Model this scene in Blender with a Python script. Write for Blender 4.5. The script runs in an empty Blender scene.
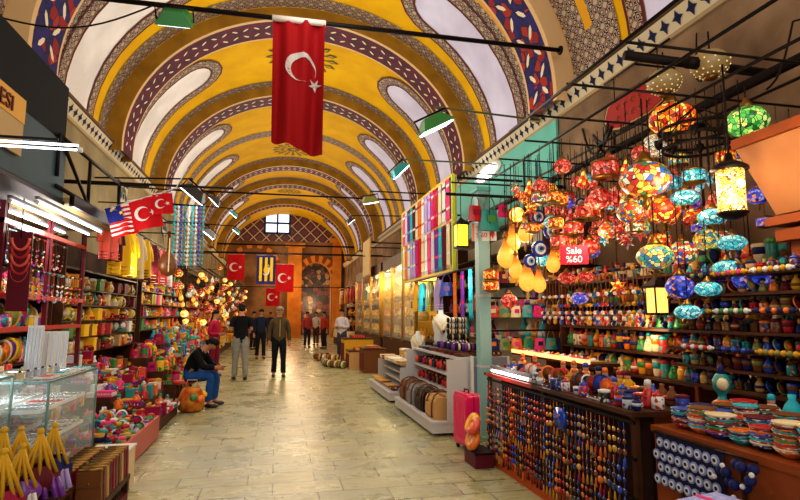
import bpy, math, random
from mathutils import Vector, Matrix, Euler
sc = bpy.context.scene
COL = sc.collection
PI = math.pi
# ---------------------------------------------------------------- camera
cd = bpy.data.cameras.new('camera'); cam = bpy.data.objects.new('camera', cd); COL.objects.link(cam)
cam.location = (0, 0, 1.55)
YAW, PITCH = math.radians(12.52), math.radians(6.74)
cam.rotation_euler = (PI/2 + PITCH, 0, -YAW)
cd.lens = 24.75; cd.sensor_width = 36; cd.clip_start = .05; cd.clip_end = 200
sc.camera = cam
# ---------------------------------------------------------------- world, exposure
w = bpy.data.worlds.new('world'); sc.world = w; w.use_nodes = True
bg = w.node_tree.nodes['Background']; bg.inputs[0].default_value = (1.0, .93, .85, 1); bg.inputs[1].default_value = .45
sc.view_settings.view_transform = 'Standard'; sc.view_settings.look = 'None'
sc.view_settings.exposure = 0.12; sc.view_settings.gamma = 1.0; sc.view_settings.use_curve_mapping = False

def lamp(x, y, z, e, col=(1, .85, .65), r=.25, name='lamp_light'):
    l = bpy.data.lights.new(name, 'POINT'); l.energy = e; l.color = col; l.shadow_soft_size = r
    o = bpy.data.objects.new(name, l); o.location = (x, y, z); COL.objects.link(o); return o
def area(loc, target, e, sx, sy, col=(1, .95, .9), name='window_light'):
    l = bpy.data.lights.new(name, 'AREA'); l.energy = e; l.color = col; l.shape = 'RECTANGLE'; l.size = sx; l.size_y = sy
    o = bpy.data.objects.new(name, l); o.location = loc
    o.rotation_euler = (Vector(target) - Vector(loc)).to_track_quat('-Z', 'Y').to_euler(); COL.objects.link(o); return o
# frontal fill added behind the camera; unseen lamps for clerestory daylight and shop glow
area((.5, -1.5, 5.0), (.5, 12, 3.2), 170, 6, 4, (1, .95, .88))
for yy in (6.4, 10.5, 14.8, 20, 25, 30, 35):
    lamp(.5, yy, 6.0, 95, (1, .95, .85), .8, 'daylight')
for yy in (5, 8, 11, 14.5, 18, 22, 27, 32, 36.5):
    lamp(.4, yy, 3.5, (42 if yy < 13 else 75 if yy < 24 else 120), (1, .62, .30) if yy > 24 else (1, .78, .5) if yy > 10 else (1, .88, .70), .5, 'shop_light')  # unseen fill lamps added along the middle, warmer towards the far end

# ---------------------------------------------------------------- materials
def lin(h):
    if isinstance(h, tuple): return h if len(h) == 4 else h + (1,)
    h = h.lstrip('#'); c = [int(h[i:i+2], 16)/255 for i in (0, 2, 4)]
    return tuple((x/12.92 if x <= .04045 else ((x+.055)/1.055)**2.4) for x in c) + (1,)
_M = {}
class NT:
    def __init__(s, m):
        m.use_nodes = True; s.t = m.node_tree; s.b = s.t.nodes['Principled BSDF']
    def n(s, ty, **k):
        x = s.t.nodes.new(ty)
        for a, v in k.items():
            if a.startswith('i_'): x.inputs[a[2:].replace('_', ' ')].default_value = v
            else: setattr(x, a, v)
        return x
    def l(s, a, b): s.t.links.new(a, b)
    def ramp(s, fac, cols, const=False):
        r = s.n('ShaderNodeValToRGB'); e = r.color_ramp.elements
        if const: r.color_ramp.interpolation = 'CONSTANT'
        for i, (p, c) in enumerate(cols):
            el = e[i] if i < 2 else e.new(p)
            el.position = p; el.color = lin(c)
        s.l(fac, r.inputs[0]); return r.outputs[0]
    def mix(s, fac, a, b, bt='MIX'):
        m = s.n('ShaderNodeMix', data_type='RGBA', blend_type=bt)
        for sock, v in ((m.inputs[0], fac), (m.inputs[6], a), (m.inputs[7], b)):
            if hasattr(v, 'is_linked'): s.l(v, sock)
            elif isinstance(v, (int, float)): sock.default_value = v
            else: sock.default_value = lin(v)
        return m.outputs[2]
    def coord(s, kind='Object', scale=(1, 1, 1), rot=(0, 0, 0)):
        tc = s.n('ShaderNodeTexCoord'); mp = s.n('ShaderNodeMapping')
        mp.inputs['Scale'].default_value = scale; mp.inputs['Rotation'].default_value = rot
        s.l(tc.outputs[kind], mp.inputs[0]); return mp.outputs[0]
def mat(name, c='#888888', rough=.6, metal=0, em=0, ec=None, alpha=1, trans=0, ior=1.45, var=0, vs=6, c2=None):
    if name in _M: return _M[name]
    m = bpy.data.materials.new(name); t = NT(m); b = t.b; _M[name] = m
    b.inputs['Base Color'].default_value = lin(c); b.inputs['Roughness'].default_value = rough
    b.inputs['Metallic'].default_value = metal
    b.inputs['Specular IOR Level'].default_value = .5 if rough < .45 else .12
    if em: b.inputs['Emission Color'].default_value = lin(ec or c); b.inputs['Emission Strength'].default_value = em
    if trans: b.inputs['Transmission Weight'].default_value = trans; b.inputs['IOR'].default_value = ior
    if alpha < 1: b.inputs['Alpha'].default_value = alpha
    if c2 or var:
        nz = t.n('ShaderNodeTexNoise', i_Scale=vs, i_Detail=4.0); t.l(t.coord(), nz.inputs['Vector'])
        l0 = lin(c); c2 = lin(c2) if c2 else tuple(max(0, x*(1-var)) for x in l0[:3]) + (1,)
        t.l(t.ramp(nz.outputs[0], [(.35, l0), (.65, c2)]), b.inputs['Base Color'])
    return m
def mosaic(name, cols, scale=20, em=0, grout='#20140c', kind='Object', gw=.08, rough=.35, sc3=(1, 1, 1)):
    """stained glass / mosaic: voronoi cells in the given colours with dark joints"""
    if name in _M: return _M[name]
    m = bpy.data.materials.new(name); t = NT(m); _M[name] = m
    co = t.coord(kind, sc3)
    v = t.n('ShaderNodeTexVoronoi', i_Scale=scale); e = t.n('ShaderNodeTexVoronoi', feature='DISTANCE_TO_EDGE', i_Scale=scale)
    t.l(co, v.inputs['Vector']); t.l(co, e.inputs['Vector'])
    sep = t.n('ShaderNodeSeparateColor'); t.l(v.outputs['Color'], sep.inputs[0])
    col = t.ramp(sep.outputs[0], [(i/len(cols), c) for i, c in enumerate(cols)], True) if len(cols) > 1 else None
    edge = t.ramp(e.outputs[0], [(0, '#000000'), (gw, '#ffffff')], True)
    c = t.mix(edge, grout, col if col else cols[0])
    t.l(c, t.b.inputs['Base Color']); t.b.inputs['Roughness'].default_value = rough; t.b.inputs['Specular IOR Level'].default_value = .5 if rough < .45 else .12
    if em: t.l(c, t.b.inputs['Emission Color']); t.b.inputs['Emission Strength'].default_value = em
    return m
def stripes(name, cols, scale=10, axis='X', kind='Object', rough=.8, dist=0, sc3=None):
    if name in _M: return _M[name]
    m = bpy.data.materials.new(name); t = NT(m); _M[name] = m
    sx = t.n('ShaderNodeSeparateXYZ'); t.l(t.coord(kind, (scale,)*3), sx.inputs[0])
    o = sx.outputs[axis]
    if dist:
        nz = t.n('ShaderNodeTexNoise', i_Scale=scale*.6); t.l(t.coord(kind), nz.inputs['Vector'])
        ma = t.n('ShaderNodeMath', operation='MULTIPLY_ADD'); t.l(nz.outputs[0], ma.inputs[0]); ma.inputs[1].default_value = dist; t.l(o, ma.inputs[2]); o = ma.outputs[0]
    fr = t.n('ShaderNodeMath', operation='FRACT'); t.l(o, fr.inputs[0])
    t.l(t.ramp(fr.outputs[0], [(i/len(cols), c) for i, c in enumerate(cols)], True), t.b.inputs['Base Color'])
    t.b.inputs['Roughness'].default_value = rough; t.b.inputs['Specular IOR Level'].default_value = .12
    return m
# ---------------------------------------------------------------- mesh helpers
class MB:
    def __init__(s): s.v = []; s.f = []; s.m = []; s.uv = []; s.sm = []
    def add(s, vs, fs, m=0, smooth=False, uvs=None):
        o = len(s.v); s.v += [tuple(p) for p in vs]
        for k, f in enumerate(fs):
            s.f.append([i+o for i in f]); s.m.append(m); s.sm.append(smooth)
            s.uv.append([uvs[i] for i in f] if uvs else None)
        return s
    def box(s, c, d, m=0, rz=0, M=None, top=1.0):
        R = M or Matrix.Rotation(rz, 3, 'Z'); c = Vector(c); h = [x/2 for x in d]
        P = []
        for z in (-1, 1):
            k = top if z > 0 else 1
            for x, y in ((-1, -1), (1, -1), (1, 1), (-1, 1)): P.append(c + R @ Vector((x*h[0]*k, y*h[1]*k, z*h[2])))
        return s.add(P, [(3, 2, 1, 0), (4, 5, 6, 7), (0, 1, 5, 4), (1, 2, 6, 5), (2, 3, 7, 6), (3, 0, 4, 7)], m)
    def lathe(s, prof, c=(0, 0, 0), n=12, m=0, M=None, smooth=True, sy=1.0, ang=0):
        R = M or Matrix.Identity(3); c = Vector(c); P = []; F = []
        for r, z in prof:
            for k in range(n):
                a = 2*PI*k/n + ang; P.append(c + R @ Vector((r*math.cos(a), r*math.sin(a)*sy, z)))
        for i in range(len(prof)-1):
            for k in range(n):
                a, b = i*n+k, i*n+(k+1) % n; F.append((a, b, b+n, a+n))
        if prof[0][0] > 1e-4: F.append(tuple(range(n))[::-1])
        if prof[-1][0] > 1e-4: F.append(tuple((len(prof)-1)*n+k for k in range(n)))
        return s.add(P, F, m, smooth)
    def ball(s, c, r, m=0, n=10, k=6, sz=1.0, sy=1.0, M=None):
        return s.lathe([(max(r*math.sin(PI*i/k), 1e-5), -r*sz*math.cos(PI*i/k)) for i in range(k+1)], c, n, m, M, sy=sy)
    def cyl(s, p, q, r, r2=None, n=8, m=0, smooth=True):
        p = Vector(p); q = Vector(q); d = q-p
        M = d.to_track_quat('Z', 'Y').to_matrix()
        return s.lathe([(r, 0), (r if r2 is None else r2, d.length)], p, n, m, M, smooth)
    def tube(s, pts, r, n=6, m=0, closed=False):
        pts = [Vector(p) for p in pts]; L = len(pts); rr = r if isinstance(r, (list, tuple)) else [r]*L; P = []
        up = None
        for i, p in enumerate(pts):
            a = pts[(i-1) % L] if closed or i else p; b = pts[(i+1) % L] if closed or i < L-1 else p
            t = (b-a).normalized()
            if up is None: up = Vector((0, 0, 1)) if abs(t.z) < .9 else Vector((1, 0, 0))
            x = t.cross(up)
            if x.length < 1e-6: x = t.cross(Vector((0, 1, 0)))
            x.normalize(); y = x.cross(t); up = y
            for k in range(n):
                an = 2*PI*k/n; P.append(p + (x*math.cos(an)+y*math.sin(an))*rr[i])
        F = []
        for i in range(L if closed else L-1):
            for k in range(n):
                a, b = i*n+k, i*n+(k+1) % n; j = ((i+1) % L)*n
                F.append((a, b, j+(k+1) % n, j+k))
        if not closed: F += [tuple(range(n))[::-1], tuple((L-1)*n+k for k in range(n))]
        return s.add(P, F, m, True)
    def prism(s, pts, h, M=None, c=(0, 0, 0), m=0, m2=None):
        """outline pts (x,y) extruded h along local z"""
        R = M or Matrix.Identity(3); c = Vector(c); n = len(pts)
        P = [c + R @ Vector((x, y, 0)) for x, y in pts] + [c + R @ Vector((x, y, h)) for x, y in pts]
        s.add(P, [tuple(range(n))[::-1]], m); o = len(s.v)-2*n
        s.f.append([o+n+i for i in range(n)]); s.m.append(m2 if m2 is not None else m); s.sm.append(False); s.uv.append(None)
        for i in range(n):
            j = (i+1) % n; s.f.append([o+i, o+j, o+n+j, o+n+i]); s.m.append(m); s.sm.append(False); s.uv.append(None)
        return s
    def grid(s, fn, nu, nv, m=0, smooth=True, uv=None, closed=False, mf=None):
        P = [fn(i/nu, j/nv) for j in range(nv+1) for i in range(nu+1)]
        UV = [uv(i/nu, j/nv) for j in range(nv+1) for i in range(nu+1)] if uv else None
        W = nu+1
        if mf is None: return s.add(P, [(j*W+i, j*W+i+1, (j+1)*W+i+1, (j+1)*W+i) for j in range(nv) for i in range(nu)], m, smooth, UV)
        o = len(s.v); s.v += [tuple(p) for p in P]
        for j in range(nv):
            for i in range(nu):
                s.f.append([o+j*W+i, o+j*W+i+1, o+(j+1)*W+i+1, o+(j+1)*W+i]); s.m.append(mf(i, j)); s.sm.append(smooth); s.uv.append(None)
        return s
    def mesh(s, name, mats):
        me = bpy.data.meshes.new(name); me.from_pydata(s.v, [], s.f)
        for k in mats: me.materials.append(k)
        me.polygons.foreach_set('material_index', s.m); me.polygons.foreach_set('use_smooth', s.sm)
        if any(u for u in s.uv):
            L = me.uv_layers.new(name='UVMap'); i = 0
            for f, u in zip(s.f, s.uv):
                for k in range(len(f)):
                    if u: L.data[i].uv = u[k]
                    i += 1
        me.update(); return me
RX = lambda a: Matrix.Rotation(a, 3, 'X')
RY = lambda a: Matrix.Rotation(a, 3, 'Y')
RZ = lambda a: Matrix.Rotation(a, 3, 'Z')
def S(name, mb, mats, kids=(), label=None):
    """spec of a thing or part: mesh made once and shared by every copy"""
    if mb is not None and not isinstance(mats, (list, tuple)): mats = [mats]
    return dict(n=name, me=mb.mesh(name, mats) if mb is not None else None, k=list(kids), l=label)
def _link(sp, parent=None):
    o = bpy.data.objects.new(sp['n'], sp['me']); COL.objects.link(o)
    if parent: o.parent = parent
    if sp['l']: o['label'] = sp['l']
    for c in sp['k']: _link(c, o)
    return o
def put(sp, loc, label, cat, group=None, rz=0, s=1, rot=None):
    o = _link(sp); o.location = loc; o.rotation_euler = rot or (0, 0, rz)
    o.scale = s if isinstance(s, (tuple, list)) else (s, s, s)
    o['label'] = label; o['category'] = cat
    if group: o['group'] = group
    return o
def struct(name, mb, mats, parent=None):
    if not isinstance(mats, (list, tuple)): mats = [mats]
    o = bpy.data.objects.new(name, mb.mesh(name, mats)); COL.objects.link(o)
    if parent: o.parent = parent
    else: o['kind'] = 'structure'
    return o
_R, _U, _F = [cam.rotation_euler.to_matrix().col[i].copy() for i in range(3)]
def at(px, py, Y):
    """the point of the hall's cross plane Y seen at a photograph pixel, used to measure the photograph"""
    d = (px-400)/550*_R + (250-py)/550*_U - _F
    k = Y/d.y; return Vector((d.x*k, Y, 1.55+d.z*k))
def atx(px, py, X):
    d = (px-400)/550*_R + (250-py)/550*_U - _F
    k = X/d.x; return Vector((X, d.y*k, 1.55+d.z*k))
ORD = ['first', 'second', 'third', 'fourth', 'fifth', 'sixth', 'seventh', 'eighth', 'ninth', 'tenth', 'eleventh', 'twelfth', 'thirteenth', 'fourteenth', 'fifteenth', 'sixteenth', 'seventeenth', 'eighteenth', 'nineteenth', 'twentieth', 'twenty-first', 'twenty-second', 'twenty-third', 'twenty-fourth', 'twenty-fifth', 'twenty-sixth', 'twenty-seventh', 'twenty-eighth', 'twenty-ninth', 'thirtieth']
random.seed(7)
# ---------------------------------------------------------------- the vaulted hall
X0, ZS, RV, RR = .5, 5.05, 4.05, 3.72      # vault centre, springing height, barrel and rib radii
YA, YB = 1.0, 38.5
EV = .85                                  # the vault is a little flatter than a half circle
AL = PI*RV
def V(s, y, off=0):                        # unrolled vault: arc length s from the right springing, along y, off inwards
    a = s/RV; r = RV-off; return (X0+r*math.cos(a), y, ZS+r*EV*math.sin(a))
yellow = mat('vault_yellow', '#e8b400', .75, c2='#dba400', vs=1.6)
plaster = mat('wall_plaster', '#9c8c68', .85, c2='#7d6c4c', vs=1.3)
plaster_r = mat('wall_plaster_brown', '#94785c', .85, c2='#5f4834', vs=1.0)
goldface = mat('rib_face', '#a87a22', .7, c2='#8a6118', vs=2)
cream = mat('cream_border', '#d9b582', .7)
pane = mat('window_pane', '#c9c6d6', .5, em=.22, ec='#c4c2ea', c2='#b3abb8', vs=1.2)
pane_w = mat('window_pane_warm', '#dcd4cc', .5, em=.25, ec='#efe6dc', c2='#b8aca0', vs=1.0)
maroon = mat('maroon_tile', '#5a0a2a', .6, c2='#3a081e', vs=3)
cream_d = mat('leaf_cream', '#e8d8b8', .6)
def tile_mat(name, a, b, c, scale=9):
    """dense interlaced ornament: rings and crossings in two metre-mapped directions"""
    m = bpy.data.materials.new(name); t = NT(m)
    co = t.coord('UV', (1, 1, 1))
    sx = t.n('ShaderNodeSeparateXYZ'); t.l(co, sx.inputs[0])
    def sn(o, k, ph=0):
        q = t.n('ShaderNodeMath', operation='MULTIPLY_ADD'); t.l(o, q.inputs[0]); q.inputs[1].default_value = k; q.inputs[2].default_value = ph
        r = t.n('ShaderNodeMath', operation='SINE'); t.l(q.outputs[0], r.inputs[0]); return r.outputs[0]
    def op(o, x, y):
        q = t.n('ShaderNodeMath', operation=o)
        for i, z in enumerate((x, y)):
            if isinstance(z, (int, float)): q.inputs[i].default_value = z
            else: t.l(z, q.inputs[i])
        return q.outputs[0]
    X, Y = sx.outputs[0], sx.outputs[1]
    f = op('ADD', op('MULTIPLY', sn(X, scale*2.2), sn(Y, scale*2.2)), op('MULTIPLY', sn(op('ADD', X, Y), scale*3.3), sn(op('SUBTRACT', X, Y), scale*3.3)))
    g = op('ABSOLUTE', f, 0)
    t.l(t.ramp(g, [(0, a), (.16, b), (.42, a), (.55, c), (.85, b)], True), t.b.inputs['Base Color'])
    t.b.inputs['Roughness'].default_value = .6; t.b.inputs['Specular IOR Level'].default_value = .12
    return m
arab = tile_mat('arabesque_tile', '#1c1a2c', '#b9a68c', '#5b2a34', 6.5)
arab_f = tile_mat('arabesque_tile_fine', '#281c28', '#a88e6a', '#4c3650', 6.5)
# barrel
m = MB(); m.grid(lambda u, v: V(u*AL, YA+(YB-YA)*v), 48, 40, 0, True, lambda u, v: (u*AL, v*(YB-YA)))
struct('ceiling', m, yellow)
def strip(m, s0, s1, y0, y1, off=.02, mi=0, ns=None, uv=True):
    ns = ns or max(2, int((s1-s0)/.3))
    m.grid(lambda u, v: V(s0+(s1-s0)*u, y0+(y1-y0)*v, off), ns, 1, mi, True, (lambda u, v: (s0+(s1-s0)*u, y0+(y1-y0)*v)) if uv else None)
def loop(s1, yc, w, left, s0=.12, n=8):    # window-shaped loop: foot at s0, round head towards the crown
    P = [(s0, yc-w)]
    for k in range(1, 8): P.append((s0+(s1-w-s0)*k/8, yc-w))
    for k in range(n+1):
        a = -PI/2+PI*k/n; P.append((s1-w+w*math.cos(a), yc+w*math.sin(a)))
    for k in range(7, 0, -1): P.append((s0+(s1-w-s0)*k/8, yc+w))
    P.append((s0, yc+w))
    return [(AL-s, y) if left else (s, y) for s, y in P]
def ring(m, A, B, off, mi=0):
    n = len(A); m.add([V(s, y, off) for s, y in A]+[V(s, y, off) for s, y in B], [(i, i+1, n+i+1, n+i) for i in range(n-1)], mi, True, list(A)+list(B))
def fillp(m, A, off, mi=0):
    n = len(A); m.add([V(s, y, off) for s, y in A], [(i, i+1, n-2-i, n-1-i) for i in range(n//2-1)] + ([] if n % 2 == 0 else [(n//2-1, n//2, n//2+1)]), mi, True, list(A))
wn = [0]; tn = [0]
def window(yc, w, top, left, frame=.26, pm=None):
    wn[0] += 1; tn[0] += 1
    A = loop(top, yc, w, left); B = loop(top+frame, yc, w+frame, left); C1 = loop(top+frame+.05, yc, w+frame+.05, left); A2 = loop(top-.06, yc, w-.06, left)
    m = MB(); fillp(m, A2, .02); struct('window_%d' % wn[0], m, pm or (pane_w if left else pane))
    m = MB(); ring(m, A2, A, .035, 1); ring(m, A, B, .03, 0); ring(m, B, C1, .035, 1); struct('trim_%d' % tn[0], m, [arab, mat('frame_line', '#5a1f22', .6)])
def rib(y, wd, kind):
    """projecting rib: gold faces, ornamented soffit with leaf motifs"""
    tn[0] += 1; m = MB(); n = 64; prof = [(RV, y), (RR, y), (RR, y+wd), (RV, y+wd)]
    b = .08
    rows = [(RV, y, 1), (RR, y, 2), (RR-.012, y+b, 0), (RR-.012, y+wd-b, 2), (RR, y+wd, 1), (RV, y+wd, 1)]
    def P(r, yy, a): return (X0+r*math.cos(a), yy, ZS+r*EV*math.sin(a))
    for i in range(5):
        r0, y0, mi = rows[i]; r1, y1, _ = rows[i+1]
        m.grid(lambda u, v: P(r0+(r1-r0)*v, y0+(y1-y0)*v, -.04+(PI+.08)*u), n, 1, mi, False, lambda u, v: (u*PI*RR, (y0+(y1-y0)*v)))
    N = 46 if kind == 'maroon' else 30
    for k in range(N):
        for sgn in (-1, 1):
            a = PI*(k+.5)/N; yc = y+wd/2+sgn*wd*.16*(1 if kind == 'maroon' else 1.1)
            dl = (.085 if kind == 'maroon' else .14); th = (.7*sgn if k % 2 else -.7*sgn); hw = .028 if kind == 'maroon' else .045
            pts = []
            for q in range(6):
                t = 2*PI*q/6; lx = dl*math.cos(t); ly = hw*math.sin(t)
                pts.append((a+(lx*math.cos(th)-ly*math.sin(th))/RR, yc+lx*math.sin(th)+ly*math.cos(th)))
            m.add([P(RR-.016, yy, aa) for aa, yy in pts], [(0, 1, 2, 3, 4, 5)], 3)
    base = maroon if kind == 'maroon' else mosaic('blue_red_tile', ['#1c1a5c', '#241c66', '#8c1a18', '#1a1850', '#a0281a', '#201a5a'], 5.5, 0, '#171240', 'UV', .04, .6)
    struct('trim_%d' % tn[0], m, [base, goldface if kind == 'maroon' else cream, cream, cream_d])
def band(y, wd, slot=False, fine=True, sa=.1, sb=None):
    tn[0] += 1; m = MB(); sb = sb or AL-.1
    strip(m, sa, sb, y, y+wd, .015, 0, 40)
    if slot:
        for l in (0, 1):
            for (a0, a1) in ((.9, 5.2),):
                A, B = (AL-a1, AL-a0) if l else (a0, a1); strip(m, A, B, y+wd/2-.09, y+wd/2+.09, .022, 1, 20)
    struct('trim_%d' % tn[0], m, [arab_f if fine else arab, mat('slot_gold', '#e0a010', .6)])
def medallion(y, r=.55):
    tn[0] += 1; m = MB(); sc_ = AL/2
    for k in range(16):
        a = 2*PI*k/16
        for (r0, r1, w_, off, mi) in ((.62*r, r, .2*r, .02, 0), (.68*r, .92*r, .11*r, .026, 1), (.40*r, .66*r, .12*r, .023, 0), (.46*r, .60*r, .06*r, .03, 1), (.1*r, .36*r, .08*r, .026, 0)):
            pts = [(r0, 0), ((r0+r1)/2, -w_/2), (r1, 0), ((r0+r1)/2, w_/2)]
            m.add([V(sc_+x*math.cos(a)-yy*math.sin(a), y+x*math.sin(a)+yy*math.cos(a), off) for x, yy in pts], [(0, 1, 2, 3)], mi)
    struct('trim_%d' % tn[0], m, [mat('medallion_dark', '#3d3612', .6), mat('medallion_green', '#a8922a', .6)])
RIBS = [7.6, 12.0, 16.4, 24.6, 28.2, 33.4]
for i, y in enumerate(RIBS): rib(y, 1.0 if i == 0 else .92, 'blue' if i == 0 else 'maroon')
band(6.35, 1.22, True, False); band(8.62, .75, True, False)
for l in (0, 1): window(5.05, .8, 3.9, l)
for l in (0, 1): window(10.2, .6, 4.2, l, .24)
band(11.5, .46); band(12.94, .32); band(16.0, .38)
for l in (0, 1): window(14.4, .58, 3.9, l, .24)
medallion(14.4, 1.0); medallion(10.2, .5); medallion(18.9, .8); medallion(23.0, .9)
band(17.34, .3); band(20.5, .65); band(24.1, .46); band(25.54, .3); band(27.75, .42); band(29.15, .3); band(32.95, .42)
for yc in (19.0, 22.6, 26.7, 31.0):
    for l in (0, 1): window(yc, .56, 3.8, l, .22)
for l in (0, 1): window(36.3, .6, 3.6, l, .24)
medallion(31, .7)
# walls
XL, XR = X0-RV, X0+RV
def wall_side(name, x, m_):
    m = MB(); m.add([(x, YA, 0), (x, YB, 0), (x, YB, ZS), (x, YA, ZS)], [(0, 1, 2, 3)]); struct(name, m, m_)
wall_side('wall_left', XL, plaster); wall_side('wall_right', XR, plaster_r)
m = MB(); m.add([(XL-.0, YA, 0), (XR, YA, 0), (XR, YB+6, 0), (XL, YB+6, 0)], [(0, 1, 2, 3)])
# floor: worn stone slabs
fm = bpy.data.materials.new('stone_slabs'); t = NT(fm)
co = t.coord('Object', (1, 1, 1))
br = t.n('ShaderNodeTexBrick', offset=.37, squash=1.0); t.l(co, br.inputs['Vector'])
br.inputs['Scale'].default_value = 1.0; br.inputs['Mortar Size'].default_value = .008; br.inputs['Brick Width'].default_value = .62; br.inputs['Row Height'].default_value = .34
br.inputs['Color1'].default_value = lin('#bcb88a'); br.inputs['Color2'].default_value = lin('#a0a486'); br.inputs['Mortar'].default_value = lin('#5b5638')
nz = t.n('ShaderNodeTexNoise', i_Scale=1.7, i_Detail=8.0, i_Roughness=.65); t.l(co, nz.inputs['Vector'])
c = t.mix(.5, br.outputs[0], t.ramp(nz.outputs[0], [(.3, '#8c9888'), (.5, '#ffffff'), (.7, '#d8c088')]), 'MULTIPLY')
nz2 = t.n('ShaderNodeTexNoise', i_Scale=11.0, i_Detail=10.0, i_Roughness=.78); t.l(t.coord('Object', (.45, 2.0, 1)), nz2.inputs['Vector'])
c = t.mix(.8, c, t.ramp(nz2.outputs[0], [(.34, '#5c543c'), (.46, '#d8d2b8'), (.62, '#ffffff')]), 'MULTIPLY')
t.l(c, t.b.inputs['Base Color'])
t.l(t.ramp(nz.outputs[0], [(.3, '#707070'), (.7, '#b0b0b0')]), t.b.inputs['Roughness'])
bp = t.n('ShaderNodeBump', i_Strength=.25, i_Distance=.02); t.l(nz2.outputs[0], bp.inputs['Height']); t.l(bp.outputs[0], t.b.inputs['Normal'])
struct('floor', m, fm)
# cornices with a row of blue lozenges
def cornice(i, x, sg):
    tn[0] += 1; m = MB(); P = [(0, -.22), (-.04, -.22), (-.07, -.19), (-.16, .02), (-.19, .03), (-.19, .08), (0, .08)]
    q = [(x+sg*a, ZS+b) for a, b in P]
    for k in range(len(q)-1):
        m.add([(q[k][0], YA, q[k][1]), (q[k][0], YB, q[k][1]), (q[k+1][0], YB, q[k+1][1]), (q[k+1][0], YA, q[k+1][1])], [(0, 1, 2, 3)], {2: 1, 3: 2, 4: 2, 5: 0}.get(k, 0))
    yy = YA+.2
    A = Vector((x+sg*-.07, 0, ZS-.19)); B = Vector((x+sg*-.16, 0, ZS+.02)); nrm = Vector((-sg*.21, 0, -.09)).normalized()*.006
    while yy < 30:
        for (dy, du) in ((.05, .42), (.09, .2)):
            C = [A.lerp(B, .5+du)+nrm, A.lerp(B, .5)+nrm, A.lerp(B, .5-du)+nrm]
            m.add([(C[0].x, yy, C[0].z), (C[1].x, yy+dy, C[1].z), (C[2].x, yy, C[2].z), (C[1].x, yy-dy, C[1].z)], [(0, 1, 2, 3)], 3)
        yy += .22
    struct('trim_%d' % tn[0], m, [mat('cornice_stone', '#b9a079', .8), mat('cornice_band', '#cdbf9d', .7), mat('cornice_line', '#5e4630', .7), mat('cornice_blue', '#1e2550', .6)])
cornice(0, XL, -1); cornice(1, XR, 1)
# painted arabesques on the wall below the cornices
def arabesque(x, y, z, sg, w_, h_, kind):
    tn[0] += 1; m = MB(); o = -sg*.012
    def sh(pts, mi, k): m.add([(x+o*k, y+a*w_, z+b*h_) for a, b in pts], [tuple(range(len(pts)))], mi)
    sh([(-.5, .5), (.5, .5), (.42, -.1), (.1, -.2), (0, -.5), (-.1, -.2), (-.42, -.1)], 0, 1)
    sh([(-.42, .42), (.42, .42), (.34, -.03), (.06, -.12), (0, -.36), (-.06, -.12), (-.34, -.03)], 1, 2)
    for k in range(5):
        a = k*PI/4; cx, cy = .22*math.cos(a), .12+.2*math.sin(a)
        sh([(cx+.09*math.cos(t_*PI/4), cy+.10*math.sin(t_*PI/4)) for t_ in range(8)], 2 if k % 2 else 3, 3)
    sh([(.07*math.cos(t_*PI/4), .12+.09*math.sin(t_*PI/4)) for t_ in range(8)], 0, 3)
    struct('trim_%d' % tn[0], m, [mat('arab_dark', '#2c2a40', .7), mat('arab_cream', '#c9bb98', .7), mat('arab_green', '#6f7a2c', .7), mat('arab_blue', '#2f3f7a', .7)])
for y in (8.8, 13.5, 18.3): arabesque(XL, y, 4.15, -1, .9, .85, 0); arabesque(XR, y, 4.15, 1, .9, .85, 0)
arabesque(XR, 5.7, 4.05, 1, .55, .9, 0)
# end wall with arch passage, lattice lunette and small barred window
def at42(px, py): p = at(px, py, YB); return p.x, p.z
lat = bpy.data.materials.new('lattice_tile'); t = NT(lat)
co = t.coord('Object', (1, 1, 1), (0, PI/4, 0)); 
mb_ = t.n('ShaderNodeSeparateXYZ'); t.l(co, mb_.inputs[0])
def wv(o, k):
    a = t.n('ShaderNodeMath', operation='MULTIPLY'); t.l(o, a.inputs[0]); a.inputs[1].default_value = k
    b = t.n('ShaderNodeMath', operation='SINE'); t.l(a.outputs[0], b.inputs[0])
    c_ = t.n('ShaderNodeMath', operation='ABSOLUTE'); t.l(b.outputs[0], c_.inputs[0]); return c_.outputs[0]
mn = t.n('ShaderNodeMath', operation='MINIMUM'); t.l(wv(mb_.outputs[0], 5.2), mn.inputs[0]); t.l(wv(mb_.outputs[2], 5.2), mn.inputs[1])
t.l(t.ramp(mn.outputs[0], [(0, '#c7a06a'), (.14, '#3c0f18'), (.75, '#5c1420')], True), t.b.inputs['Base Color'])
ax0, _ = at42(301, 300); ax1, _ = at42(331, 300); az = at42(316, 262)[1]
m = MB(); ztop = ZS+1.1
acx, arr = (ax0+ax1)/2, (ax1-ax0)/2; asz = az-arr
# masonry around the arch
N = 16
arc = [(acx+arr*math.cos(PI*k/N), asz+arr*math.sin(PI*k/N)) for k in range(N+1)]
zl = 6.6
def q(a, b, c_, d, mi=0): m.add([(a[0], YB, a[1]), (b[0], YB, b[1]), (c_[0], YB, c_[1]), (d[0], YB, d[1])], [(0, 1, 2, 3)], mi)
q((XL, 0), (ax0, 0), (ax0, zl), (XL, zl)); q((ax1, 0), (XR, 0), (XR, zl), (ax1, zl))
for k in range(N):
    a, b = arc[k], arc[k+1]; q(b, a, (a[0], zl), (b[0], zl))
q((ax0, 0), (ax0, 0), (ax0, asz), (ax0, asz))
lun = [(X0+RV*math.cos(PI*k/32), ZS+RV*math.sin(PI*k/32)) for k in range(33) if ZS+RV*math.sin(PI*k/32) > zl]
a0 = math.asin((zl-ZS)/RV/EV); hx = RV*math.cos(a0)
lun = [(X0+RV*math.cos(a0+(PI-2*a0)*k/24), ZS+EV*RV*math.sin(a0+(PI-2*a0)*k/24)) for k in range(25)]
m.add([(x, YB, z) for x, z in lun], [tuple(range(len(lun)))], 1)
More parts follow.
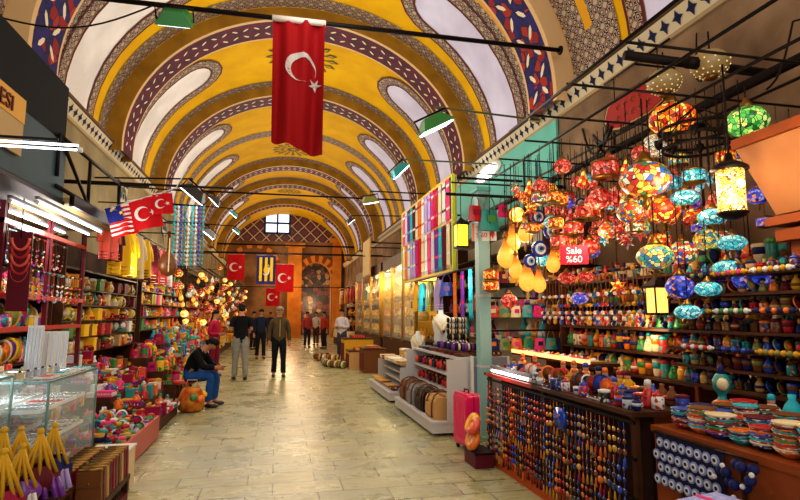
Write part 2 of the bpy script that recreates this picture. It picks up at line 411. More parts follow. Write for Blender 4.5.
for k in range(N):   # arch reveal
    a, b = arc[k], arc[k+1]; m.add([(a[0], YB, a[1]), (b[0], YB, b[1]), (b[0], YB+1, b[1]), (a[0], YB+1, a[1])], [(0, 1, 2, 3)], 2)
for xx in (ax0, ax1): m.add([(xx, YB, 0), (xx, YB+1, 0), (xx, YB+1, asz), (xx, YB, asz)], [(0, 1, 2, 3)], 2)
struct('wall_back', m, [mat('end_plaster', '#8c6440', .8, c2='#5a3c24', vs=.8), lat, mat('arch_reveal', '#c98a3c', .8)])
m = MB(); m.add([(ax0-2, YB+5, 0), (ax1+2, YB+5, 0), (ax1+2, YB+5, 7), (ax0-2, YB+5, 7)], [(0, 1, 2, 3)]); m.add([(ax0-2, YB+.9, 0), (ax0-2, YB+5, 0), (ax0-2, YB+5, 7), (ax0-2, YB+.9, 7)], [(0, 1, 2, 3)])
m.add([(ax1+2, YB+.9, 0), (ax1+2, YB+5, 0), (ax1+2, YB+5, 7), (ax1+2, YB+.9, 7)], [(0, 1, 2, 3)])
struct('wall_passage', m, mosaic('far_goods_wall', ['#7a4420', '#3b2616', '#c98a40', '#54351e', '#8a3a22'], 3.0, 0, '#20140c', 'Object', .05))
lamp(acx-.3, YB-2.2, 2.6, 90, (1, .55, .22), .3, 'passage_fill_light'); lamp(acx, YB+3, 2.5, 110, (1, .7, .4), .4, 'passage_fill_light')  # first is a warm fill added before the arch, second lights the passage
wx0, wz0 = at42(265, 233); wx1, wz1 = at42(290, 214)
wcx, wcz, ww, wh = (wx0+wx1)/2, (wz0+wz1)/2, wx1-wx0, wz1-wz0
wn[0] += 1; m = MB(); m.box((wcx, YB-.03, wcz), (ww, .04, wh)); wo = struct('window_%d' % wn[0], m, mat('end_window_glass', '#cfe0ff', .3, em=1.6, ec='#cfe0ff'))
fr = MB()
for dx in (-.5, 0, .5): fr.box((wcx+dx*ww, YB-.09, wcz), (.12, .1, wh+.1))
for dz in (-.5, 0, .5): fr.box((wcx, YB-.09, wcz+dz*wh), (ww+.1, .1, .12))
struct('window_frame', fr, mat('bar_dark', '#22233a', .6), wo)
m = MB()
for k in range(15):
    for (r0, r1, mi) in ((arr, arr+.45, k % 2),):
        a, b = PI*k/15, PI*(k+1)/15; Pq = [(acx+r_*math.cos(t_), asz+r_*math.sin(t_)) for r_, t_ in ((r0, a), (r1, a), (r1, b), (r0, b))]
        m.add([(x, YB-.12, z) for x, z in Pq]+[(x, YB, z) for x, z in Pq], [(0, 1, 2, 3), (0, 4, 5, 1), (1, 5, 6, 2), (2, 6, 7, 3), (3, 7, 4, 0)], mi)
for (cx_, rr_) in ((X0-2.1, 1.5),):
    for k in range(15):
        a, b = PI*k/15, PI*(k+1)/15; Pq = [(cx_+r_*math.cos(t_), 4.6+r_*math.sin(t_)) for r_, t_ in ((rr_, a), (rr_+.3, a), (rr_+.3, b), (rr_, b))]
        m.add([(x, YB-.12, z) for x, z in Pq]+[(x, YB, z) for x, z in Pq], [(0, 1, 2, 3), (0, 4, 5, 1), (1, 5, 6, 2), (2, 6, 7, 3), (3, 7, 4, 0)], k % 2)
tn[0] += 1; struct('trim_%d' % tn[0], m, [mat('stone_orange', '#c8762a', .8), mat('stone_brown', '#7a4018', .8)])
# pilaster of orange brick beside the arch and a large blind arch on the left
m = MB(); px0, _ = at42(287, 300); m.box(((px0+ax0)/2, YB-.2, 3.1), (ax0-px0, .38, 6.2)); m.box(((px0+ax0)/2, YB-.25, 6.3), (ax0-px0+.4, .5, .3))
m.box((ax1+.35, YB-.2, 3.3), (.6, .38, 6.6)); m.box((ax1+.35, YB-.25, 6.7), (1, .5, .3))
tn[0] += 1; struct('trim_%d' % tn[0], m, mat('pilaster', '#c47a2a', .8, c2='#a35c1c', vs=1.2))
# ================================================================ builders of things
PAL = dict(red='#b01818', crimson='#8a1030', orange='#e06a10', yellow='#e8b818', gold='#c8921e', green='#2c7a3a', teal='#12807e', turquoise='#28a8b8', blue='#2040a8', navy='#182050', purple='#6a2a8a', pink='#e04078', magenta='#c0206a', white='#d8d4cc', cream='#d8c49a', brown='#6a3c1c', black='#1a1618', grey='#77777c', silver='#b8bcc4', tan='#b88a52', olive='#7a7a30', maroon='#5a1420', coral='#e0503a', lilac='#a890c8', amber='#d88a20')
def pm(c, rough=.55, metal=0): return mat('paint_'+c+('_m' if metal else ''), PAL[c], rough, metal)
def glow(c, e=1.5, h=None): return mat('glow_'+c+str(e), h or PAL[c], .4, em=e)
iron = mat('wrought_iron', '#1c1614', .5, .6); brass = mat('brass', '#8a6428', .35, .9); chrome = mat('chrome', '#b0b4b8', .25, .9)
wood = mat('orange_wood', '#8a3e16', .45, c2='#7c3812', vs=3); wood_d = mat('dark_wood', '#4a2814', .5, c2='#341a0c', vs=4)
white_p = mat('white_laminate', '#b8b4b4', .45); glass = mat('clear_glass', '#dff2ee', .03, alpha=.12); glass.blend_method = 'BLEND' if hasattr(glass, 'blend_method') else None
teal_p = mat('turquoise_paint', '#58b0a0', .45, c2='#6cc0b0', vs=.8)
_SP = {}
def memo(fn):
    def g(*a):
        k = (fn.__name__,)+a
        if k not in _SP: _SP[k] = fn(*a)
        return _SP[k]
    return g
_used = set()
def lput(sp, loc, label, cat, group=None, **k):
    if label in _used and not group: raise RuntimeError('label twice: '+label)
    _used.add(label); return put(sp, loc, label, cat, group, **k)

# ---- mosaic glasses
MOS = dict(multi=['#c02818', '#e8c050', '#e0e0c0', '#d86818', '#28783c', '#3050b0', '#c83030'], fire=['#e05010', '#f0a020', '#c02010', '#f8d060', '#902010'],
  turquoise=['#1a90b0', '#30c0d0', '#70e0e8', '#107890', '#b8f0f0'], blue=['#1830a8', '#2850e0', '#8890f0', '#101c70', '#e08050', '#3040d0'], green=['#208838', '#48c050', '#90e060', '#106020', '#d8e880'],
  yellow=['#d8b030', '#e8e070', '#40a088', '#c07020', '#f0e8a0', '#3078a0'], red=['#d83028', '#f06850', '#b01818', '#f8a080', '#801010'], amber=['#f0a838', '#f8c860', '#e88820', '#ffe090'],
  purple=['#6030b0', '#9050e0', '#4020a0', '#d890e0', '#e05080'], pale=['#e8d8b8', '#f0e8d0', '#c09868', '#a8c0c0'])
LK = dict(multi=.55, fire=.9, turquoise=.5, blue=.6, green=.6, yellow=.6, red=.5, amber=1.6, purple=.6, pale=.5)
def gm(c, sc=26):
    sc = sc if c == 'amber' else sc*1.7
    return mosaic('glass_%s_%s' % (c, sc), MOS[c], sc, LK[c], '#2a1408', gw=.05 if c != 'amber' else .02)
def amber_painted_glow():
    if 'amber_painted_glow' in _M: return _M['amber_painted_glow']
    m = bpy.data.materials.new('amber_painted_glow'); t = NT(m); _M['amber_painted_glow'] = m
    tc = t.n('ShaderNodeTexCoord'); vd = t.n('ShaderNodeVectorMath', operation='DISTANCE'); t.l(tc.outputs['Object'], vd.inputs[0]); vd.inputs[1].default_value = (0, 0, -.04)
    c = t.ramp(vd.outputs['Value'], [(.04, '#ffe8a0'), (.055, '#f4b040'), (.08, '#d87818'), (.13, '#8a4410')])  # glow of an unmodelled bulb painted in: bright belly, darker neck
    t.l(c, t.b.inputs['Base Color']); t.l(c, t.b.inputs['Emission Color']); t.b.inputs['Emission Strength'].default_value = .95; t.b.inputs['Roughness'].default_value = .3
    return m
def hang(mb, z0, L, m=0): # chain of small links drawn as a thin rod with beads
    mb.cyl((0, 0, z0), (0, 0, z0+L), .0035, n=5, m=m)
    k = 0
    while k*.12 < L-.04: mb.ball((0, 0, z0+.04+k*.12), .007, m, 5, 3); k += 1
def q5(x): return max(.05, round(x/.1)*.1)
@memo
def globe(c, L, flat, sc=26):
    """mosaic globe: unit radius .1, shade, brass cap, finial, chain"""
    f = flat; s = MB().lathe([(.035, -.088*f), (.07, -.068*f), (.093, -.03*f), (.1, 0), (.093, .03*f), (.07, .07*f), (.035, .092*f)], n=18)
    cap = MB().lathe([(.045, .088*f), (.03, .11*f+.004), (.012, .12*f+.02), (.006, .12*f+.03)], n=12); fin = MB().lathe([(.002, -.14*f-.02), (.014, -.12*f-.01), (.01, -.10*f), (.04, -.085*f)], n=10)
    ch = MB(); hang(ch, .12*f+.02, L)
    return S('mosaic_lantern', MB().cyl((0, 0, -.085*f), (0, 0, .11*f), .006, n=5), brass, [S('glass_shade', s, gm(c, sc)), S('brass_cap', cap, brass), S('finial', fin, brass), S('chain', ch, iron)])
@memo
def tear(c, L):
    s = MB().lathe([(.004, -.11), (.03, -.1), (.055, -.07), (.06, -.035), (.045, .01), (.025, .05), (.016, .1)], n=14)
    cap = MB().lathe([(.02, .095), (.026, .1), (.012, .13), (.004, .14)], n=10); ch = MB(); hang(ch, .13, L)
    t = MB().cyl((0, 0, -.11), (0, 0, -.17), .004, .012, 6)
    return S('teardrop_lantern', MB().cyl((0, 0, -.1), (0, 0, .1), .004, n=5), brass, [S('glass_shade', s, amber_painted_glow() if c == 'amber' else gm(c, 14)), S('brass_cap', cap, brass), S('tassel', t, pm('tan')), S('chain', ch, iron)])
@memo
def disc(L, c='blue'):
    s = MB().cyl((0, -.012, 0), (0, .012, 0), .075, n=18, m=0)
    s.cyl((0, -.02, 0), (0, -.012, 0), .05, n=16, m=1); s.cyl((0, -.026, 0), (0, -.02, 0), .03, n=14, m=2); s.cyl((0, -.03, 0), (0, -.026, 0), .015, n=10, m=3)
    ch = MB().cyl((0, 0, .07), (0, 0, .07+L), .004, n=5)
    return S('evil_eye_disc', s, [mat('eye_'+c, PAL[c] if c != 'blue' else '#1838a0', .15), mat('eye_white', '#e8ecf0', .2), mat('eye_light', '#50a0e0', .2), mat('eye_pupil', '#10102a', .2)], [S('cord', ch, pm('navy'))])
@memo
def drum(c, L):
    s = MB().lathe([(.085, -.05), (.09, -.03), (.09, .03), (.085, .05)], n=16); r = MB().lathe([(.092, .045), (.095, .055), (.05, .075), (.01, .085)], n=14)
    r2 = MB().lathe([(.02, -.075), (.07, -.06), (.092, -.052), (.092, -.045)], n=14); ch = MB(); hang(ch, .08, L)
    return S('drum_lantern', MB().cyl((0, 0, -.05), (0, 0, .05), .006, n=5), brass, [S('glass_shade', s, gm(c)), S('metal_lid', r, brass), S('metal_base', r2, brass), S('chain', ch, iron)])
@memo
def star(c, L):
    pts = [((.11 if k % 2 == 0 else .05)*math.sin(PI*k/6), (.11 if k % 2 == 0 else .05)*math.cos(PI*k/6)) for k in range(12)]
    s = MB(); n = 12; P = [(x, 0, z) for x, z in pts]+[(0, -.05, 0), (0, .05, 0)]
    s.add(P, [(i, (i+1) % n, n) for i in range(n)]+[((i+1) % n, i, n+1) for i in range(n)]); ch = MB(); hang(ch, .1, L)
    return S('star_lantern', MB().ball((0, 0, .11), .015, 0, 6, 4), brass, [S('glass_shade', s, gm(c, 22)), S('chain', ch, iron)])
@memo
def boxlamp(L, c='amber'):
    f = MB()
    for x in (-1, 1):
        for y in (-1, 1): f.cyl((x*.05, y*.05, -.1), (x*.065, y*.065, .08), .006, n=4)
    f.box((0, 0, -.105), (.13, .13, .014)); f.box((0, 0, .085), (.16, .16, .014)); f.lathe([(.1, .09), (.03, .14), (.012, .16)], n=4, ang=PI/4, smooth=False)
    s = MB().box((0, 0, -.01), (.095, .095, .17)); ch = MB(); hang(ch, .15, L)
    return S('square_lantern', f, iron, [S('glass_pane', s, glow(c, 2.2, '#f0b050')), S('chain', ch, iron)])
@memo
def rail(L, ax='Y', r=.014, arm=0, up=0):
    m = MB(); m.cyl((0, 0, 0), (0, L, 0) if ax == 'Y' else (L, 0, 0), r, n=8)
    k = []
    for t in (.02, .5, .98):
        q = (0, L*t, 0) if ax == 'Y' else (L*t, 0, 0)
        if arm: k.append(S('wall_arm', MB().cyl(q, (arm, q[1], 0), .012, n=6), iron))
        if up: k.append(S('hanger_rod', MB().cyl(q, (q[0], q[1], up), .008, n=5), iron))
    return S('hanging_rail', m, iron, k)
@memo
def bowl(c1, c2):
    m = MB().lathe([(.035, 0), (.04, .006), (.065, .025), (.08, .05), (.082, .056), (.078, .054), (.06, .028), (.03, .012), (.001, .01)], n=20)
    rim = MB().lathe([(.0815, .047), (.0845, .056), (.079, .0575)], n=20)
    for k in range(10):
        a = 2*PI*k/10; rim.ball((.07*math.cos(a), .07*math.sin(a), .042), .006, 0, 5, 3)
    m2 = MB().lathe([(.066, .026), (.0815, .047)], n=20); 
    return S('ceramic_bowl', m, pm(c1, .3), [S('painted_rim', rim, pm(c2, .3)), S('painted_band', m2, mosaic('band_%s_%s' % (c1, c2), [PAL[c1], PAL[c2], PAL['white'], PAL[c1]], 55, 0, PAL[c1], gw=.02))])
@memo
def vase(c, c2):
    m = MB().lathe([(.035, 0), (.05, .02), (.06, .07), (.04, .12), (.018, .15), (.022, .18)], n=12); b = MB().lathe([(.058, .05), (.0625, .07), (.056, .085)], n=12)
    return S('painted_vase', m, pm(c, .3), [S('painted_band', b, pm(c2, .3))])
@memo
def box_item(c, c2):
    m = MB().box((0, 0, .05), (.18, .14, .1)); l = MB().box((0, 0, .108), (.19, .15, .018)); r = MB().box((0, 0, .119), (.03, .152, .004))
    return S('gift_box', m, pm(c), [S('lid', l, pm(c)), S('ribbon', r, pm(c2))])
@memo
def cloth(c, c2):
    m = MB()
    for k in range(3):
        P = [(-.14+.28*i/6, .022*k+.011+.011*math.sin(i*1.3+k)) for i in range(7)]
        m.box((0, 0, .012+.023*k), (.30-.01*k, .22, .021), 1 if k == 1 else 0)
    m.lathe([(.0115, -.11), (.0115, .11)], (-.15, 0, .023), 8, 0, RX(PI/2)); m.lathe([(.0115, -.11), (.0115, .11)], (-.15, 0, .058), 8, 0, RX(PI/2))
    f = MB()
    for k in range(10): f.box((.155, -.1+.2*k/9, .03), (.02, .006, .04))
    return S('folded_cloth', m, [pm(c, .9), stripes('weave_%s_%s' % (c, c2), [PAL[c], PAL[c2], PAL[c], PAL['cream']], 16, 'X')], [S('fringe', f, pm(c2, .9))])
@memo
def roll(c, c2):
    m = MB().lathe([(.045, -.2), (.05, -.19), (.05, .19), (.045, .2)], (0, 0, .05), 12, 0, RX(PI/2)); b = MB().lathe([(.052, -.02), (.052, .02)], (0, 0, .05), 12, 0, RX(PI/2))
    return S('textile_roll', m, stripes('roll_%s_%s' % (c, c2), [PAL[c], PAL[c2], PAL[c], PAL['cream'], PAL['black']], 7, 'Y'), [S('tie_band', b, pm(c2))])
@memo
def tin(c, c2):
    m = MB().lathe([(.05, 0), (.052, .004), (.052, .09), (.05, .094)], n=14); l = MB().lathe([(.054, .085), (.054, .105), (.03, .112), (.001, .113)], n=14)
    return S('round_tin', m, mosaic('tin_%s_%s' % (c, c2), [PAL[c], PAL[c2], PAL[c], PAL['gold']], 30, 0, PAL[c]), [S('lid', l, pm(c2, .35))])
@memo
def doll(c, c2):
    m = MB().lathe([(.045, 0), (.05, .02), (.03, .09), (.022, .11)], n=10); h = MB().ball((0, 0, .125), .022, 0, 8, 5)
    arms = [S('arm', MB().tube([(x*.022, 0, .1), (x*.045, -.01, .075), (x*.03, -.03, .06)], .008, 5), pm(c)) for x in (-1, 1)]
    k = MB().lathe([(.024, .135), (.018, .165), (.001, .17)], n=8)
    return S('costume_doll', m, pm(c), [S('head', h, mat('doll_skin', '#c89070', .5)), S('hat', k, pm(c2))]+arms)
@memo
def jar(c, c2):
    m = MB().lathe([(.04, 0), (.05, .01), (.052, .09), (.035, .115)], n=12); l = MB().lathe([(.04, .11), (.042, .125), (.012, .14), (.014, .155), (.001, .16)], n=12)
    return S('lidded_jar', m, mosaic('jar_%s_%s' % (c, c2), [PAL[c], PAL[c], PAL[c2], PAL['cream']], 40, 0, PAL[c], gw=.03), [S('lid', l, pm(c2, .35))])
@memo
def cup(c, c2):
    m = MB().lathe([(.025, 0), (.035, .008), (.042, .05), (.045, .085), (.041, .085), (.036, .04), (.001, .02)], n=12); h = MB().tube([(.04, 0, .07), (.065, 0, .065), (.068, 0, .035), (.038, 0, .025)], .006, 5)
    return S('painted_cup', m, pm(c, .3), [S('handle', h, pm(c2, .3)), S('painted_band', MB().lathe([(.041, .04), (.0455, .07)], n=12), pm(c2, .3))])
@memo
def plate(c, c2):
    M_ = RX(1.25); m = MB().lathe([(.03, 0), (.05, .004), (.085, .02), (.086, .024), (.05, .012), (.001, .008)], (0, 0, .083), 16, 0, M_); k = MB().lathe([(.052, .0135), (.07, .021)], (0, -.001, .083), 16, 0, M_)
    s = MB().box((0, .035, .03), (.06, .05, .006), M=RX(-.5)); s.box((0, -.02, .008), (.08, .03, .012))
    return S('display_plate', m, pm(c, .3), [S('painted_ring', k, pm(c2, .3)), S('plate_stand', s, pm('brown'))])
@memo
def bag(c, c2):
    m = MB(); m.grid(lambda u, v: ((-.11+.22*u)*(1-.25*v), (.045*(1-v*.7))*(-1)*math.sin(PI*u)-.002, .2*v), 8, 5, 0); m.grid(lambda u, v: ((.11-.22*u)*(1-.25*v), (.045*(1-v*.7))*math.sin(PI*u)+.002, .2*v), 8, 5, 0); m.box((0, 0, .002), (.215, .03, .004))
    h = MB().tube([(-.06, 0, .19), (-.055, 0, .27), (-.02, 0, .33), (.02, 0, .33), (.055, 0, .27), (.06, 0, .19)], .006, 5); f = MB().box((0, -.042, .11), (.09, .006, .07))
    return S('handbag', m, pm(c, .5), [S('handle', h, pm(c2)), S('front_pocket', f, pm(c2))])
@memo
def garment(c, c2):
    m = MB(); m.grid(lambda u, v: ((-.5+u)*(.34-.12*v+.05*math.sin(v*3)), .035*math.sin(u*PI*4)*(1-v*.6)-.03, -.62+.62*v), 16, 8, 0)
    m.grid(lambda u, v: ((.5-u)*(.34-.12*v+.05*math.sin(v*3)), .035*math.sin(u*PI*4)*(1-v*.6)+.03, -.62+.62*v), 16, 8, 0)
    s = MB()
    for x in (-1, 1): s.tube([(x*.09, 0, -.03), (x*.17, 0, -.16), (x*.19, 0, -.34)], [.04, .045, .055], 7)
    t = MB()
    for k in range(3): t.box((0, 0, -.60+.05*k), (.33, .09, .012))
    hk = MB().tube([(-.13, 0, -.04), (0, 0, .03), (.13, 0, -.04)], .006, 5); hk.tube([(0, 0, .02), (0, 0, .07), (.02, 0, .09), (.03, 0, .07)], .004, 5)
    return S('hanging_garment', m, pm(c, .9), [S('sleeve', s, pm(c, .9)), S('trim_band', t, pm(c2, .8)), S('clothes_hanger', hk, chrome)])
@memo
def scarf(c, c2):
    m = MB(); m.grid(lambda u, v: ((-.5+u)*(.17+.03*(1-v)), .012*math.sin(u*PI*5+1)-.012, -.68+.68*v), 12, 6); f = MB()
    for k in range(9): f.cyl((-.085+.17*k/8, -.012, -.68), (-.088+.176*k/8, -.012, -.76), .003, n=4)
    return S('hanging_scarf', m, stripes('scarf_%s_%s' % (c, c2), [PAL[c], PAL[c], PAL[c], PAL[c], PAL[c], PAL[c], PAL[c2], PAL[c], PAL[c]], 2.6, 'Z', rough=.9), [S('fringe', f, pm(c, .9))])
@memo
def beads(c, c2, n=14, L=.34):
    m = MB(); m.tube([(.05*math.sin(PI*t/8)*1.0, 0, -L+L*abs(math.cos(PI*t/16))**.8) for t in range(17)], .003, 4)
    b = MB(); b2 = MB()
    for k in range(n):
        u = k/(n-1); x = -.055*math.cos(PI*u) if 0 else .055*math.cos(PI*u); z = -L*math.sin(PI*u)**.6
        (b if k % 3 else b2).ball((x, 0, z), .014, 0, 6, 4)
    m = MB().tube([(.055*math.cos(PI*t/16), 0, -L*math.sin(PI*t/16)**.6) for t in range(17)], .003, 4)
    return S('bead_necklace', m, pm('brown'), [S('bead_row', b, pm(c, .25)), S('spacer_bead', b2, pm(c2, .25))])
@memo
def keystrand(c, c2):
    """strand of charms: cord, evil-eye discs, tassel"""
    cd_ = MB().cyl((0, 0, 0), (0, 0, -.30), .003, n=4); ks = []
    for z, r in ((-.07, .018), (-.14, .022), (-.22, .027)):
        ks.append(S('glass_charm', MB().cyl((0, -.004, z), (0, .004, z), r, n=10).cyl((0, -.007, z), (0, -.004, z), r*.55, n=8, m=1).cyl((0, -.009, z), (0, -.007, z), r*.25, n=6, m=2), [mat('charm_'+c, PAL[c], .2), mat('eye_white', '#e8ecf0', .2), mat('eye_pupil', '#10102a', .2)]))
    t = MB().cyl((0, 0, -.25), (0, 0, -.33), .004, .014, 6)
    return S('charm_strand', cd_, pm(c2), ks+[S('tassel', t, pm(c2))])
@memo
def bangles(c):
    m = MB()
    for k in range(5): m.tube([(.036*math.cos(2*PI*t/12), .036*math.sin(2*PI*t/12), .006+.011*k) for t in range(12)], .005, 5, 0, True)
    p = MB().lathe([(.012, 0), (.012, .07), (.001, .075)], n=8)
    return S('bangle_stack', p, pm('black'), [S('bangle', m, mat('bangle_'+c, PAL[c], .3, .7))])
@memo
def tray(c):
    m = MB().box((0, 0, .008), (.3, .2, .016)); r = MB()
    for x, y, a, b in ((0, .1, .31, .012), (0, -.1, .31, .012), (.15, 0, .012, .2), (-.15, 0, .012, .2)): r.box((x, y, .018), (a, b, .03))
    i = MB()
    for a in range(7):
        for b in range(4): i.ball((-.12+.04*a, -.07+.046*b, .026), .012, 0, 6, 4)
    return S('jewellery_tray', m, pm('black'), [S('tray_rim', r, pm('white')), S('jewel_piece', i, mat('jewel_'+c, PAL[c], .2, .8))])
@memo
def slipper(c, c2):
    m = MB().prism([(.035*math.cos(2*PI*k/12)*(1.0 if math.sin(2*PI*k/12) > 0 else .8), .11*math.sin(2*PI*k/12)) for k in range(12)], .012)
    v = MB().grid(lambda u, w_: (.038*math.cos(PI*u), .02+.075*w_, .012+.035*math.sin(PI*u)*(1-w_*.5)), 8, 4)
    return S('slipper', m, pm(c2), [S('upper', v, pm(c)), S('pompom', MB().ball((0, .09, .05), .014, 0, 6, 4), pm(c2))])
GOODS = [bowl, vase, box_item, cloth, roll, tin, doll]
GN = {'jar': ('lidded jar', 'jar'), 'cup': ('painted cup', 'cup'), 'plate': ('display plate', 'plate'), 'bowl': ('bowl', 'bowl'), 'vase': ('painted vase', 'vase'), 'box_item': ('gift box', 'box'), 'cloth': ('folded cloth', 'cloth'), 'roll': ('textile roll', 'textile'), 'tin': ('tin', 'tin'), 'doll': ('doll', 'doll'), 'bag': ('handbag', 'bag'), 'garment': ('garment', 'garment'), 'scarf': ('scarf', 'scarf'), 'beads': ('bead necklace', 'necklace'), 'keystrand': ('charm strand', 'keychain'), 'bangles': ('bangles', 'bangles'), 'tray': ('jewellery tray', 'jewellery tray'), 'slipper': ('slipper', 'slipper'), 'tear': ('teardrop lantern', 'lantern')}
_nm = {}
def nm(fn): return GN[fn]
_rows = set()
DIM = dict(jar=(.105, .105, .16), cup=(.12, .095, .09), plate=(.175, .1, .17), bowl=(.17, .17, .06), vase=(.13, .13, .18), box_item=(.2, .16, .12), cloth=(.31, .23, .08), roll=(.11, .41, .1), tin=(.115, .115, .115), doll=(.11, .08, .17), bag=(.23, .1, .34), garment=(.4, .12, .1), scarf=(.2, .04, .1), beads=(.14, .04, .1), keystrand=(.058, .02, .3), bangles=(.085, .085, .08), tray=(.32, .22, .04), slipper=(.09, .23, .07))
def goods(kind, P, Q, n, where, group, cols, s=1, jit=.0, rz=0, sj=.15, end='near end', drz=.15, z=0, hm=9):
    """n things of one kind in a row from P to Q"""
    assert where not in _rows, where
    if not isinstance(kind, (list, tuple)): kind = [kind]
    kinds = kind
    _rows.add(where); P = Vector(P); Q = Vector(Q); dr = (Q-P).normalized(); sp_ = (Q-P).length/n; nms = [GN[q][0] for q in kinds]
    for i in range(n):
        kind = random.choice(kinds); fn = KF[kind]
        p = P.lerp(Q, (i+.5)/n); p = p+Vector((random.uniform(-jit, jit), random.uniform(-jit, jit), z))
        c = random.choice(cols); c2 = random.choice([x for x in cols if x != c] or ['gold'])
        sp = fn(c) if kind in ('bangles', 'tray') else fn(c, c2)
        wx, wy, hh = DIM[kind]; a_ = rz; ext = abs(wx*(math.cos(a_)*dr.x+math.sin(a_)*dr.y))+abs(wy*(-math.sin(a_)*dr.x+math.cos(a_)*dr.y))
        k = min(s, sp_/ext*1.0, hm/hh)*(1+random.uniform(-sj, 0)); kz = k if hm > 8 or kind in ('tray', 'bag') else max(k, min(hm/hh, 1.9*k)*random.uniform(.75, .97))
        lput(sp, p, '%s %s, %s from %s, %s' % (c, nm(kind)[0], ORD[i], end, where), nm(kind)[1], group, rz=rz+random.uniform(-drz, drz), s=(k, k, kz))
KF = dict(jar=jar, cup=cup, plate=plate, bowl=bowl, vase=vase, box_item=box_item, cloth=cloth, roll=roll, tin=tin, doll=doll, bag=bag, garment=garment, scarf=scarf, beads=beads, keystrand=keystrand, bangles=bangles, tray=tray, slipper=slipper)
def table(x0, x1, y0, y1, h, m_, label, front=None, cat='table'):
    """market stand: top board, front and side panels, legs, low shelf"""
    cx, cy = (x0+x1)/2, (y0+y1)/2; w_, d_ = x1-x0, y1-y0
    k = [S('top_board', MB().box((0, 0, h-.02), (w_, d_, .04)), m_), S('shelf_board', MB().box((0, 0, h*.45), (w_-.06, d_-.04, .025)), m_), S('kick_board', MB().box((0, 0, .05), (w_-.02, d_-.02, .1)), front or m_)]
    for sx in (-1, 1):
        for sy in (-1, 1): k.append(S('leg', MB().box((sx*(w_/2-.03), sy*(d_/2-.03), (h-.04+.1)/2), (.05, .05, h-.14)), m_))
    k.append(S('back_panel', MB().box((0, 0, h*.5), (.02, d_-.08, h-.1)), front or m_))
    return lput(S('market_stand', None, None, k), (cx, cy, 0), label, cat)
# ================================================================ LEFT SIDE
# black shop canopy with lettered board
k = [S('fascia_board', MB().box((0, 0, 0), (1.1, 5.2, 1.28)), mat('canopy_black', '#050608', .8)), S('lower_panel', MB().box((.56, 0, -.32), (.02, 5.18, .62)), mat('canopy_teal', '#0c2830', .5, c2='#123c48', vs=1.2)), S('edge_strip', MB().box((0, 0, -.66), (1.16, 5.24, .04)), iron)]
lput(S('shop_canopy', None, None, k), (-2.88, 3.95, 3.42), 'black shop canopy with teal lower panel at the upper left', 'canopy')
def text(name, s, size, m_, depth=.01, align='LEFT'):
    cu = bpy.data.curves.new(name, 'FONT'); cu.body = s; cu.size = size; cu.extrude = depth; cu.align_x = align
    o = bpy.data.objects.new(name, cu); COL.objects.link(o); dg = bpy.context.evaluated_depsgraph_get()
    me = bpy.data.meshes.new_from_object(o.evaluated_get(dg)); bpy.data.objects.remove(o); me.materials.clear(); me.materials.append(m_); return dict(n=name, me=me, k=[], l=None)
tx = text('lettering', 'DESI', .21, mat('sign_ink', '#5a1c10', .6))
p = atx(2, 128, -2.18); sg = S('shop_sign', MB().box((0, .0, .0), (.02, 1.1, .52)), mat('sign_cream', '#a88a58', .6), [S('yellow_header', MB().box((.012, .0, .15), (.01, 1.1, .22)), mat('sign_yellow', '#c89018', .5))])
so = lput(sg, (-2.29, 4.88, 3.22), 'yellow and cream shop board lettered DESI on the black canopy', 'sign')
o = _link(tx, so); o.rotation_euler = (PI/2, 0, PI/2); o.location = (.02, -.1, .075); o.scale = (1, .9, 1)
# fluorescent tubes
def tube_light(L, em=6, col='#e8f0ff', wires=0, body=True):
    k = [S('glass_tube', MB().cyl((-L/2, 0, 0), (L/2, 0, 0), .014 if body else .008, n=8), mat('tube_glow'+col+str(em), col, .3, em=em))]
    for s_ in (-1, 1):
        k.append(S('end_cap', MB().cyl((s_*L/2, 0, 0), (s_*(L/2+.03), 0, 0), .02, n=8), pm('white')))
        if wires: k.append(S('wire', MB().cyl((s_*L*.4, 0, .05), (s_*L*.4, 0, wires), .004, n=4), iron))
    if body: k.append(S('fixture_body', MB().box((0, 0, .04), (L+.06, .035, .03)), pm('grey')))
    else: k.append(S('glass_tube', MB().cyl((-L/2, 0, .035), (L/2, 0, .035), .009, n=8), mat('tube_glow'+col+str(em), col, .3, em=em)))
    return S('tube_light', None, None, k)
p = at(78, 150, 4.5); L = .95
lput(tube_light(L, 6, body=False), (p.x-L/2, 4.5, p.z), 'bright white tube light crossing in front of the lettered board', 'light')
lput(S('lamp_arm', MB().tube([(-2.25, 4.5, p.z+.07), (-1.65, 4.5, p.z+.07)], .012, 6), iron), (0, 0, 0), 'thin black arm carrying the tube light before the lettered board', 'bracket')
for i, (x, ya, yb, zz, d) in enumerate(((-2.85, 5.9, 8.2, 2.66, 'leftmost'), (-2.58, 6.0, 8.3, 2.66, 'middle'), (-2.34, 6.0, 8.0, 2.66, 'rightmost'))):
    lput(tube_light(yb-ya, 7, '#fff2f0'), (x, (ya+yb)/2, zz), '%s of three long tube lights under the left shop ceiling' % d, 'light', rz=PI/2)
    lamp(x, (ya+yb)/2, zz-.12, 20, (1, .93, .85), .15, 'tube_glow_light')
k = [S('ceiling_board', MB().box((0, 0, 0), (1.25, 2.2, .06)), mat('shop_ceiling', '#8a7648', .7)), S('front_beam', MB().box((.62, 0, .0), (.05, 2.2, .12)), iron)]
lput(S('shop_ceiling_board', None, None, k), (-2.86, 7.7, 2.80), 'ochre ceiling board over the left jewellery shop', 'ceiling board')
